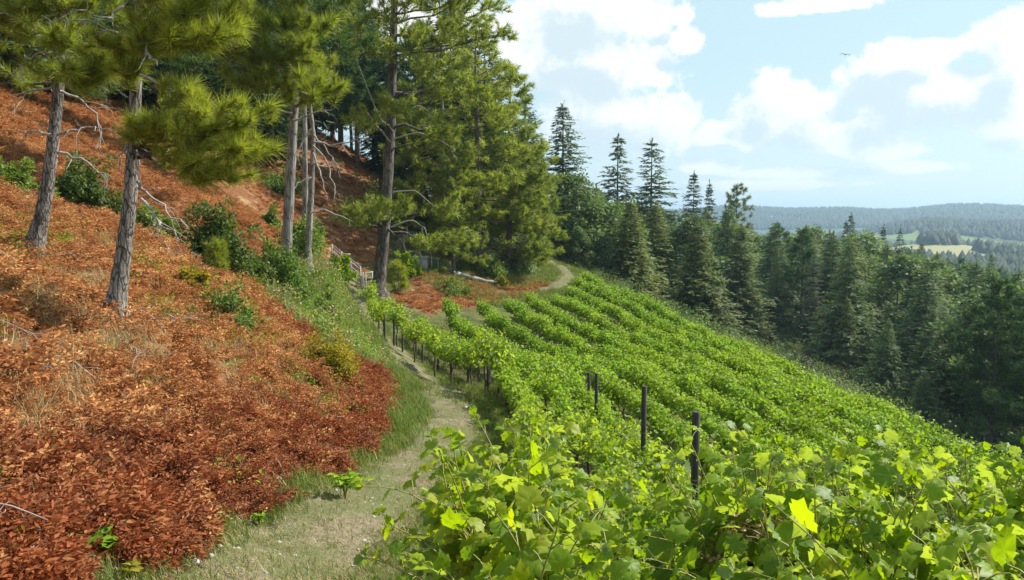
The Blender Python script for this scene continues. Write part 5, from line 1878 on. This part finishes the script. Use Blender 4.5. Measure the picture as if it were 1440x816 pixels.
# the gate across the path
gl, gr_ = gz(501, 403, 49.5), gz(510.5, 405, 49.2)
o = empty('garden_gate', tuple(gr_))
wv = gl - gr_
for q, mt, hh_ in ((np.zeros(3), M_RAIL, 1.25), (np.array([0.17, 0.05, 0]), M_RAIL, 1.22), (wv, M_TAN, 1.05)):
    m_ = MB()
    m_.bar(q - up * 0.4, q + up * hh_, 0.075)
    m_.build('gate_post', mt, o)
m_ = MB()
for k in range(4):
    f = (k + 0.5) / 4
    q = wv * (0.12 + 0.78 * f)
    m_.bar(q + up * 0.1, q + up * 0.98, 0.075, 0.03)
m_.build('board_panel', M_SLAT, o)
for hh_ in (0.3, 0.85):
    m_ = MB()
    m_.bar(wv * 0.06 + up * hh_ - np.array([0, .03, 0]), wv * 0.94 + up * hh_ - np.array([0, .03, 0]), 0.025, 0.07)
    m_.build('cross_rail', M_RAIL, o)
tag(o, 'small gate of blue grey boards standing across the end of the path', 'gate')

a, b = gz(513, 404, 49.2), gz(534, 402, 50.5)
o = empty('rail_fence', tuple(a))
rel = b - a
for f in (0.5, 1.0):
    m_ = MB()
    m_.bar(rel * f - up * 0.4, rel * f + up * 1.25, 0.08)
    m_.build('post', M_RAIL, o)
for hh_, mt in ((1.2, M_TAN), (0.45, M_RAIL), (0.8, M_SLAT)):
    m_ = MB()
    m_.bar(up * hh_, rel + up * (hh_ + 0.06), 0.05, 0.09 if hh_ != 0.8 else 0.22)
    m_.build('rail', mt, o)
tag(o, 'short rail fence joining the gate to the thickest trunk', 'fence')

# bird table on a post
p = gz(488, 396, 52.5)
o = empty('bird_table', tuple(p))
ht = at(488, 357, 52.5)[2] - p[2]
m_ = MB()
m_.bar(-up * 0.3, up * (ht - 0.08), 0.16)
m_.build('post', M_TAN, o)
m_ = MB()
m_.box((0, 0, ht - 0.04), (0.46, 0.36, 0.09), bev=0.01)
m_.build('table_board', M_TAN, o)
m_ = MB()
for sx in (-1, 1):
    m_.bar((sx * 0.03, 0, ht - 0.34), (sx * 0.17, 0, ht - 0.1), 0.035)
m_.build('brace', M_RAIL, o)
tag(o, 'wooden post with a flat board on top, behind the picket fence', 'bird table')

# low concrete block, wire fence on the bank
p = gz(589, 390, 55.0)
o = empty('concrete_block', tuple(p))
wv_ = 22 * 55 / F
m_ = MB()
m_.box((0, 0.5, 0.28), (wv_, 1.1, 0.9), bev=0.03)
m_.build('block', M_CONC, o)
m_ = MB()
m_.box((0.06, 0.5, 0.79), (wv_ * 1.08, 1.25, 0.12), bev=0.02)
m_.build('cap_slab', M_RAIL, o)
tag(o, 'grey concrete block with a flat cap at the top of the brown bank', 'block')
a, b = gz(598, 389, 55.5), gz(634, 392, 57.0)
o = empty('wire_fence', tuple(a))
rel = b - a
for f in (0, 0.25, 0.5, 0.75, 1.0):
    m_ = MB()
    m_.bar(rel * f - up * 0.4, rel * f + up * (0.95 + 0.05 * math.sin(f * 9)), 0.07)
    m_.build('post', M_RAIL if f else M_SLAT, o)
for hh_ in (0.3, 0.6, 0.9):
    m_ = MB()
    m_.bar(up * hh_, rel + up * hh_, 0.05 if hh_ > 0.8 else 0.014)
    m_.build('top_rail' if hh_ > 0.8 else 'wire', M_RAIL, o)
m_ = MB()
for k in range(18):
    q = rel * ((k + 0.5) / 18)
    m_.bar(q + up * 0.05, q + up * 0.9, 0.012)
m_.build('wire_mesh', M_RAIL, o)
tag(o, 'grey wire fence running from the concrete block towards the log', 'fence')

# round topped stone, hooked pole, small white thing, board edging in the garden
p = gz(418, 362, 34)
o = empty('round_topped_stone', tuple(p))
hh_ = at(418, 340, 34)[2] - p[2]
ww = 15 * 34 / F
m_ = MB()
K_ = 14
for yy in (0, 0.16):
    pts = [(-ww / 2, yy, -0.2)] + [(-ww / 2 * math.cos(math.pi * i / K_), yy, hh_ - ww * 0.35 + ww * 0.35 * math.sin(math.pi * i / K_)) for i in range(K_ + 1)] + [(ww / 2, yy, -0.2)]
    m_.add(pts, [list(range(len(pts)))[::(1 if yy == 0 else -1)]])
n_ = K_ + 3
m_.Fc.append(np.array([[i, i + n_, i + 1 + n_, i + 1] for i in range(n_ - 1)]))
m_.M.append(np.zeros(n_ - 1, int))
sb = m_.build('slab', M_CONC, o)
m_ = MB()
m_.box((0, 0.08, 0.02), (ww * 1.3, 0.34, 0.18), bev=0.02)
m_.build('plinth', M_CONC, o)
tag(o, 'pale round topped stone standing between the pale trunk and the dying pine', 'stone slab')
p = gz(363, 357, 31)
hk = at(364, 325, 31)[2] - p[2]
m_ = MB()
m_.tube([(0, 0, -0.2), (0, 0, hk * 0.5), (0.02, 0, hk * 0.85), (0.08, 0, hk * 0.97), (0.17, 0, hk), (0.22, 0, hk * 0.96)], [0.03, 0.03, 0.028, 0.026, 0.024, 0.02], 8)
tag(m_.build('hooked_pole', M_DEAD, smooth=True, loc=tuple(p)), 'pale pole with a bent top at the edge of the garden', 'pole')
p = gz(374, 356, 31)
m_ = MB()
zt = at(374, 347, 31)[2] - p[2]
m_.tube([(0, 0, -0.1), (0, 0, zt - 0.1)], 0.012, 6)
m_.box((0, 0, zt), (0.2, 0.05, 0.17), bev=0.01)
M_WHITE = solid_mat('white painted tag', (0.72, 0.72, 0.70), (0.82, 0.82, 0.80), 10, 0.6, 0.0)
tag(m_.build('plant_marker', M_WHITE, loc=tuple(p)), 'small white marker on a stick among the garden greenery', 'plant marker')
a, b = gz(352, 344, 36), gz(396, 352, 37)
o = empty('board_edging', tuple(a))
rel = b - a
for k in range(3):
    m_ = MB()
    m_.bar(rel * (k / 3 + 0.005) + up * 0.38, rel * ((k + 1) / 3 - 0.005) + up * 0.38, 0.05, 0.75)
    m_.build('board', M_RAIL, o)
for f in (0, 0.34, 0.67, 1.0):
    m_ = MB()
    m_.bar(rel * f - up * 0.3 - np.array([0, 0.06, 0]), rel * f + up * 0.85 - np.array([0, .06, 0]), 0.07)
    m_.build('post', M_RAIL, o)
tag(o, 'low grey board wall holding back the brown slope behind the garden', 'retaining wall')

# bird in the sky
p = at(1188.5, 77, 70)
M_BIRD = solid_mat('dark grey feathers', (0.05, 0.055, 0.06), (0.10, 0.11, 0.12), 6, 0.8, 0.0)
bb = MB()
bb.tube([(-0.17, 0, 0.0), (-0.13, 0, 0.012), (-0.05, 0, 0.0), (0.06, 0, -0.005), (0.14, 0, 0.0), (0.24, 0, 0.0)], [0.006, 0.026, 0.045, 0.042, 0.022, 0.006], 8)
bb.add([(0.12, -0.03, 0.004), (0.26, -0.06, 0.004), (0.27, 0.06, 0.004), (0.12, 0.03, 0.004)], [[0, 1, 2, 3]])
bob = bb.build('bird', M_BIRD, smooth=True, loc=tuple(p))
for s in (-1, 1):
    w_ = MB()
    xs = [(-0.06, 0.08), (-0.10, 0.06), (-0.07, 0.05), (0.02, 0.06)]
    sp = [0.03, 0.17, 0.31, 0.46]
    zz = [0.02, 0.07, 0.045, -0.03]
    V = []
    for (x0, x1), yy, z_ in zip(xs, sp, zz):
        V += [(x0, s * yy, z_), (x1, s * yy, z_ - 0.01), ((x0 + x1) / 2, s * yy, z_ + 0.014)]
    Fq = []
    for k in range(3):
        A = k * 3
        Fq += [[A, A + 3, A + 5, A + 2], [A + 2, A + 5, A + 4, A + 1], [A + 1, A + 4, A + 3, A]]
    w_.add(V, Fq)
    w_.build('wing', M_BIRD, bob, True)
bob.rotation_euler = (rad(10), 0, rad(68))
tag(bob, 'small dark bird gliding alone in the pale sky', 'bird')
# ------------------------------------------------------------------ ground cover nobody could count: one object each, instanced from a few tufts
def frond(g, L, droop=0.7, n=9, leaf=0.05):
    """dried bracken frond: curved rib with ragged curling leaflets"""
    V, Fa = [], []
    az = g.uniform(0, 6.28)
    h = np.array([math.cos(az), math.sin(az), 0])
    sd_ = np.array([-h[1], h[0], 0])
    for i in range(n):
        t = (i + 0.8) / n
        rib = h * L * (t * 0.75) + np.array([0, 0, L * (0.75 * t - droop * t * t)])
        for s in (-1, 1):
            pl = L * 0.42 * (1 - t) ** 0.7 * g.uniform(0.6, 1.15) + 0.02
            pd = unit(sd_ * s + h * 0.45 + np.array([0, 0, g.uniform(-0.6, 0.25)]))
            m = max(2, int(pl / (leaf * 0.62)))
            for j in range(m):
                q = rib + pd * pl * (j + 0.5) / m + g.normal(0, 0.008, 3)
                d = unit(h * (0.9 if j % 2 else -0.5) + pd * 0.9 + g.normal(0, 0.32, 3)) * leaf * g.uniform(0.7, 1.4)
                w = unit(np.cross(d, g.standard_normal(3))) * leaf * 0.20
                k = len(V)
                V += [q, q + d * 0.5 + w, q + d, q + d * 0.5 - w]
                Fa += [[k, k + 1, k + 2, k + 3]]
    return np.array(V), np.array(Fa)


def src(name, mb, mats):
    """a source shape for instancing (never linked to the scene)"""
    return bpy.data.objects.new(name, mb.mesh(name, mats))


def bracken_clump(seed, mat, L=0.42, nf=6, leaf=0.05):
    g = np.random.default_rng(seed)
    b = MB()
    for k in range(nf):
        V, Fa = frond(g, L * g.uniform(0.7, 1.3), g.uniform(0.2, 0.85), 9, leaf)
        b.add(V, Fa)
    for k in range(1):
        a = g.uniform(0, 6.28)
        b.tube([(0, 0, -0.05), (math.cos(a) * L * 0.3, math.sin(a) * L * 0.3, L * 0.4), (math.cos(a) * L * .8, math.sin(a) * L * .8, L * g.uniform(.1, .4))], [0.004, 0.003, 0.002], 3, 1, cap=False)
    return src('bracken clump', b, [mat, M_TWIG])


def grass_tuft(seed, mat, h=0.22, n=22, w=0.008, r=0.09, lean=0.6):
    g = np.random.default_rng(seed)
    b = MB()
    V, Fa = [], []
    for i in range(n):
        a = g.uniform(0, 6.28)
        o_ = np.array([g.normal(0, r), g.normal(0, r), -0.02])
        l = h * g.uniform(0.5, 1.2)
        d = np.array([math.cos(a), math.sin(a), 0]) * lean * l * g.uniform(0.2, 1.0)
        s = np.array([-math.sin(a), math.cos(a), 0]) * w * 0.5
        k = len(V)
        V += [o_ - s, o_ + s, o_ + d * 0.35 + [0, 0, l * 0.62] + s * 0.8, o_ + d * 0.35 + [0, 0, l * 0.62] - s * 0.8, o_ + d + [0, 0, l * 0.9]]
        Fa += [[k, k + 1, k + 2], [k, k + 2, k + 3], [k + 3, k + 2, k + 4]]
    b.add(V, Fa)
    return src('grass tuft', b, mat)


def weed_tuft(seed, mat, h=0.3, n=40, ls=0.06):
    g = np.random.default_rng(seed)
    b = MB()
    P = g.normal(0, 1, (n, 3)) * [h * 0.35, h * 0.35, 0]
    P[:, 2] = g.uniform(0, h, n)
    D = rvec(n, g) + np.array([0, 0, 0.3])
    b.scatter(OVAL, P, frames(D, np.array([0, 0, 1.0]) + 0.5 * g.standard_normal((n, 3))), ls * g.uniform(0.6, 1.2, n))
    return src('weed tuft', b, mat)


def scatter_gn(name, srcs, P, rot, scl, label, cat):
    me = bpy.data.meshes.new(name)
    me.vertices.add(len(P))
    me.vertices.foreach_set('co', np.asarray(P, np.float32).ravel())
    a = me.attributes.new('rot', 'FLOAT_VECTOR', 'POINT')
    a.data.foreach_set('vector', np.asarray(rot, np.float32).ravel())
    a = me.attributes.new('scl', 'FLOAT', 'POINT')
    a.data.foreach_set('value', np.asarray(scl, np.float32))
    a = me.attributes.new('idx', 'INT', 'POINT')
    a.data.foreach_set('value', RNG.integers(0, len(srcs), len(P)).astype(np.int32))
    o = link_mesh(name, me)
    coll = bpy.data.collections.new(name + ' sources')
    for s in srcs:
        coll.objects.link(s)
    ng = bpy.data.node_groups.new(name + ' scatter', 'GeometryNodeTree')
    ng.interface.new_socket('Geometry', in_out='INPUT', socket_type='NodeSocketGeometry')
    ng.interface.new_socket('Geometry', in_out='OUTPUT', socket_type='NodeSocketGeometry')
    L = ng.links.new
    gi, gout = ng.nodes.new('NodeGroupInput'), ng.nodes.new('NodeGroupOutput')
    ci = ng.nodes.new('GeometryNodeCollectionInfo')
    ci.inputs['Collection'].default_value = coll
    ci.inputs['Separate Children'].default_value = True
    ci.inputs['Reset Children'].default_value = True
    ip = ng.nodes.new('GeometryNodeInstanceOnPoints')
    ip.inputs['Pick Instance'].default_value = True

    def attr(nm, ty):
        n = ng.nodes.new('GeometryNodeInputNamedAttribute')
        n.data_type = ty
        n.inputs['Name'].default_value = nm
        return n.outputs['Attribute']
    L(gi.outputs[0], ip.inputs['Points'])
    L(ci.outputs[0], ip.inputs['Instance'])
    L(attr('idx', 'INT'), ip.inputs['Instance Index'])
    L(attr('rot', 'FLOAT_VECTOR'), ip.inputs['Rotation'])
    L(attr('scl', 'FLOAT'), ip.inputs['Scale'])
    L(ip.outputs[0], gout.inputs[0])
    md = o.modifiers.new('scatter', 'NODES')
    md.node_group = ng
    return tag(o, label, cat, kind='stuff')


def sample(n, x0, x1, y0, y1, test, near_bias=True, seed=0):
    """random ground points, denser near the camera"""
    g = np.random.default_rng(seed)
    y = y0 + (y1 - y0) * (g.random(n) ** (1.8 if near_bias else 1.0))
    x = g.uniform(x0, x1, n)
    m = test(x, y, g)
    m &= np.abs(x) < y * 0.74 + 1.4
    x, y = x[m], y[m]
    return np.stack([x, y, H(x, y)], -1), g


def slope_rot(P, g, tilt=0.5):
    e = 0.2
    dx = (H(P[:, 0] + e, P[:, 1]) - H(P[:, 0] - e, P[:, 1])) / (2 * e)
    dy = (H(P[:, 0], P[:, 1] + e) - H(P[:, 0], P[:, 1] - e)) / (2 * e)
    r = g.normal(0, 0.15, (len(P), 3))
    r[:, 0] += np.arctan(dy) * tilt
    r[:, 1] -= np.arctan(dx) * tilt
    r[:, 2] = g.uniform(0, 6.28, len(P))
    return r


DRYPX = [(70, 430, 70, 34), (150, 468, 60, 22), (110, 400, 40, 16), (285, 500, 34, 18), (40, 560, 30, 12), (100, 540, 34, 12), (330, 505, 20, 12), (225, 560, 26, 10), (200, 625, 24, 8), (120, 640, 26, 9), (60, 505, 44, 14), (380, 560, 20, 8), (20, 605, 24, 9), (180, 520, 40, 10), (420, 540, 16, 8), (350, 560, 18, 8)]
DRYC = []
for px, py, rx, ry in DRYPX:
    p = ground(px, py)
    DRYC.append((p[0], p[1], rx * p[1] / F, 0.8))
FOOTL = np.array(list(BANK_FOOT) + BANK_TOP_R[:3])


def dry_amount(x, y):
    d = np.zeros(x.shape)
    for (cx, cy, r, _) in DRYC:
        d = np.maximum(d, 1 - np.hypot(x - cx, (y - cy) * 0.75) / (r * 1.5))
    return d


def patch(x, y, s, ph):
    return 0.5 + 0.25 * np.sin(x * s + ph) * np.sin(y * s * 0.8 + ph * 2) + 0.25 * np.sin(x * s * 2.3 + y * s * 1.7 + ph)


def in_rust(x, y):
    return inside(x + 0.15 * np.sin(y * 3), y + 0.15 * np.sin(x * 3), RUST_POLY)


def red_prob(x, y):
    d = seg_dist(x, y, FOOTL)
    return np.clip(1.05 - d / 1.5, 0, 1) * (0.55 + 0.5 * patch(x, y, 1.1, 0.4))


def hummock(x, y):
    a = np.sin(x * 4.3 + 1.7 * np.sin(y * 2.1)) * np.sin(y * 3.4 + 1.3 * np.sin(x * 2.7))
    b = np.sin(x * 7.9 + y * 5.1 + 2 * np.sin(y * 3.3)) * np.sin(y * 6.7 - x * 3.1)
    return np.clip(0.5 + 0.33 * a + 0.22 * b, 0, 1)


def t_orange(x, y, g):
    m = in_rust(x, y)
    keep_ = g.random(len(x)) > np.clip(dry_amount(x, y) * 1.4, 0, 0.6)
    keep_ &= g.random(len(x)) > red_prob(x, y)
    keep_ &= g.random(len(x)) < 0.05 + 1.6 * hummock(x, y)
    return m & keep_


def t_red(x, y, g):
    return in_rust(x, y) & (g.random(len(x)) < red_prob(x, y) * (0.05 + 1.5 * hummock(x, y)))


ORG = [bracken_clump(800 + i, M_BRACKEN, leaf=0.062) for i in range(6)]
REDC = [bracken_clump(820 + i, M_RED, L=0.38, leaf=0.050) for i in range(6)]
P, g = sample(52000, -26, -1.0, 2.5, 46, t_orange, True, 1)
scatter_gn('bracken', ORG, P, slope_rot(P, g), g.uniform(0.55, 0.95, len(P)) * (0.35 + 1.15 * hummock(P[:, 0], P[:, 1])), 'dry orange brown bracken covering the sunny slope', 'bracken')
print('bracken', len(P))
P, g = sample(36000, -7, -1.0, 2.5, 24, t_red, True, 2)
scatter_gn('red_bracken', REDC, P, slope_rot(P, g), g.uniform(0.6, 1.05, len(P)) * (0.35 + 1.15 * hummock(P[:, 0], P[:, 1])), 'dark red bracken along the foot of the bank', 'bracken')
print('red', len(P))


def t_up(x, y, g):
    return (inside(x, y, UP_RUST) & (g.random(len(x)) < patch(x, y, 0.35, 2))) | (inside(x, y, BANK2) & (g.random(len(x)) < 0.8))


UPC = [bracken_clump(830 + i, M_BRACKEN, L=0.5, nf=5, leaf=0.10) for i in range(3)]
P, g = sample(26000, -50, 4, 26, 90, t_up, False, 3)
scatter_gn('slope_litter', UPC, P, slope_rot(P, g), g.uniform(0.5, 1.0, len(P)), 'sparse rusty bracken on the brown upper slopes', 'bracken')

# small green and yellow weeds through the bracken
WEEDS = [weed_tuft(840 + i, [M_WEED, M_OLIVE, M_LIME][i % 3], 0.26, 34, 0.05) for i in range(6)]
WP = [ground(px, py) for px, py in [(240, 380), (300, 430), (350, 470), (260, 400), (330, 440), (300, 470), (420, 500), (10, 350), (20, 330), (380, 420), (240, 340), (350, 410), (430, 560), (500, 560)]]


def t_weed(x, y, g):
    d = np.min([np.hypot(x - p[0], (y - p[1]) * 0.6) for p in WP], axis=0)
    return in_rust(x, y) & (g.random(len(x)) < np.clip(1.0 - d / 1.3, 0.022, 0.7))


P, g = sample(9000, -14, -1.5, 3, 26, t_weed, True, 4)
scatter_gn('weeds', WEEDS, P, slope_rot(P, g), g.uniform(0.5, 1.3, len(P)), 'small green and yellow weeds growing up through the bracken', 'weeds')

# dry grass: tussocks on the slope
DRYG = [grass_tuft(850 + i, M_DRY, 0.26, 34, 0.006, 0.07, 0.9) for i in range(4)]


def t_dry(x, y, g):
    return in_rust(x, y) & (g.random(len(x)) < np.clip(dry_amount(x, y) * 0.8, 0.06, 0.7))


P, g = sample(15000, -14, -1.2, 3, 24, t_dry, True, 5)
scatter_gn('dry_grass', DRYG, P, slope_rot(P, g), g.uniform(0.6, 1.3, len(P)), 'bleached dry grass in patches on the slope', 'grass')


# green grass along the path, on the green bank and between the vines
def path_d(x, y):
    return np.minimum(seg_dist(x, y, PATH_LINE), seg_dist(x, y, LOOP_LINE))


def t_grass(x, y, g):
    d = seg_dist(x, y, PATH_LINE)
    half = np.interp(y, [0, 12, 40], [0.62, 0.56, 0.36])
    m = (d > half * (0.75 + 0.5 * g.random(len(x))) + np.interp(y, [14, 24], [0, 0.42])) & ~in_rust(x, y)
    m &= (x < rowx(0, y) + 0.9) & (x > -14)
    m &= g.random(len(x)) < np.where(d < half + 1.3, 0.95, 0.5)
    return m


GR = [grass_tuft(860 + i, M_GRASS, 0.16, 24, 0.008, 0.09, 0.7) for i in range(5)]
P, g = sample(60000, -12, 2.0, 2.5, 46, t_grass, True, 6)
d_ = seg_dist(P[:, 0], P[:, 1], PATH_LINE)
sc_ = g.uniform(0.5, 1.1, len(P)) * np.interp(P[:, 1], [4, 9, 14, 24, 45], [0.7, 0.9, 1.2, 1.2, 1.0]) * np.where(P[:, 0] < np.interp(P[:, 1], PATH_LINE[:, 1], PATH_LINE[:, 0]), 1.25, 0.75)
scatter_gn('grass', GR, P, slope_rot(P, g), sc_, 'green grass edging the footpath and covering the bank', 'grass')
print('grass', len(P))


def t_pathgrass(x, y, g):
    d = seg_dist(x, y, PATH_LINE)
    return (d < np.interp(y, [0, 10, 20, 40], [1.0, 0.8, 0.6, 0.3])) & (g.random(len(x)) < 0.45 + 1.6 * np.abs(d - 0.12 * np.sin(y * 1.7))) & (g.random(len(x)) < np.interp(y, [4, 9, 14, 22], [1.0, 0.8, 0.45, 0.15]))


PG = [grass_tuft(870 + i, M_DRY, 0.07, 18, 0.006, 0.08, 1.3) for i in range(3)] + [grass_tuft(875 + i, M_GRASS, 0.07, 20, 0.006, 0.09, 1.2) for i in range(3)]
P, g = sample(30000, -5, 1, 2.5, 26, t_pathgrass, True, 7)
scatter_gn('trodden_grass', PG, P, slope_rot(P, g), g.uniform(0.5, 1.2, len(P)), 'short trodden grass, half bleached, on the footpath', 'grass')


def t_vg(x, y, g):
    return inside(x, y, VINE_POLY) & (g.random(len(x)) < 0.7)


VGc = [grass_tuft(880 + i, M_GRASS, 0.22, 20, 0.014, 0.12, 0.8) for i in range(3)]
P, g = sample(9000, -6, 16, 20, 74, t_vg, False, 8)
scatter_gn('vineyard_grass', VGc, P, slope_rot(P, g), g.uniform(0.7, 1.4, len(P)), 'grass on the ground between the vine rows', 'grass')


def t_bank(x, y, g):
    d = seg_dist(x, y, LOOP_LINE)
    return (d > 0.6) & (d < 6) & ~inside(x, y, VINE_POLY) & (x < 8) & (g.random(len(x)) < 0.8)


P, g = sample(9000, -8, 8, 48, 84, t_bank, False, 9)
scatter_gn('bank_grass', VGc, P, slope_rot(P, g), g.uniform(0.9, 1.8, len(P)), 'rough grass round the footpath bend', 'grass')

# dead twigs lying about in the bracken
TW_ = []
for i in range(3):
    b = MB()
    dead_branch(b, (0, 0, 0), (1, 0, 0.12), 0.55, np.random.default_rng(890 + i), 0.006, 1, 6, 0.0)
    TW_.append(src('twig', b, M_DEAD))


def t_twig(x, y, g):
    return in_rust(x, y)


P, g = sample(70, -9, -1.2, 3, 16, t_twig, True, 10)
P[:, 2] += 0.22
scatter_gn('fallen_twigs', TW_, P, slope_rot(P, g), g.uniform(0.6, 1.4, len(P)), 'thin bleached twigs strewn through the bracken', 'twigs')

# underwood: ferny scrub on the forest floor beyond the vineyard edge
UW = [weed_tuft(900 + i, [M_SPR_GREEN, M_BUSH, M_SPR_OLIVE][i], 1.3, 190, 0.15) for i in range(3)]


def t_uw(x, y, g):
    e = rbx(np.minimum(y, 74))
    return ((x > e + 1.6) & (y < 80) & (g.random(len(x)) < np.where(x < e + 10, 0.9, 0.45))) | ((y > 80) & (x > 4) & (g.random(len(x)) < 0.5)) | ((y > 66) & (x < -4) & (g.random(len(x)) < 0.25))


P, g = sample(7000, -25, 80, 14, 120, t_uw, False, 11)
scatter_gn('underwood', UW, P, slope_rot(P, g, 0.2), g.uniform(0.6, 1.5, len(P)) * np.interp(P[:, 0] - rbx(np.minimum(P[:, 1], 74)), [1.5, 9], [0.35, 1.0]), 'tangled underwood on the floor of the valley wood', 'undergrowth')

# tall weeds on the green bank left of the narrow path
BW = [weed_tuft(930 + i, [M_WEED, M_GRASS, M_LIME, M_WEED, M_DRY][i], 0.55, 70, 0.075) for i in range(5)] + [grass_tuft(940 + i, [M_WEED, M_DRY][i], 0.6, 30, 0.016, 0.12, 0.5) for i in range(2)]


def t_bw(x, y, g):
    d = seg_dist(x, y, PATH_LINE)
    px = np.interp(y, PATH_LINE[:, 1], PATH_LINE[:, 0])
    return (x < px - 0.9) & (d > 1.5) & (d < 7.5) & ~in_rust(x, y) & (g.random(len(x)) < 0.25 + 0.7 * patch(x, y, 1.3, 2.2))


P, g = sample(9000, -15, 0, 18, 46, t_bw, False, 13)
scatter_gn('bank_weeds', BW, P, slope_rot(P, g, 0.3), g.uniform(0.5, 1.3, len(P)) * np.clip(seg_dist(P[:, 0], P[:, 1], PATH_LINE) / 2.5, 0.4, 1.1), 'tall mixed weeds covering the green bank above the narrow footpath', 'weeds')

# pebbles on the worn middle of the path
PB = []
for i in range(4):
    g0 = np.random.default_rng(920 + i)
    b = MB()
    an = np.arange(7) * 2 * math.pi / 7
    r0 = 0.02 * g0.uniform(0.7, 1.2, 7)
    V = [(0, 0, 0.013)] + [(r0[k] * math.cos(an[k]), r0[k] * 0.7 * math.sin(an[k]), g0.uniform(0.002, 0.008)) for k in range(7)] + [(1.1 * r0[k] * math.cos(an[k]), 0.8 * r0[k] * math.sin(an[k]), -0.01) for k in range(7)]
    b.add(V, [[0, 1 + k, 1 + (k + 1) % 7] for k in range(7)])
    b.add(V, [[1 + k, 8 + k, 8 + (k + 1) % 7, 1 + (k + 1) % 7] for k in range(7)])
    PB.append(src('pebble', b, M_CONC))


def t_peb(x, y, g):
    d = seg_dist(x, y, PATH_LINE)
    return (d < 0.55) & (g.random(len(x)) < 1 - d)


P, g = sample(1500, -5, 1, 3, 34, t_peb, True, 12)
P[:, 2] += 0.02
scatter_gn('gravel', PB, P, slope_rot(P, g), g.uniform(0.35, 1.3, len(P)), 'pale pebbles on the worn middle of the footpath', 'gravel')
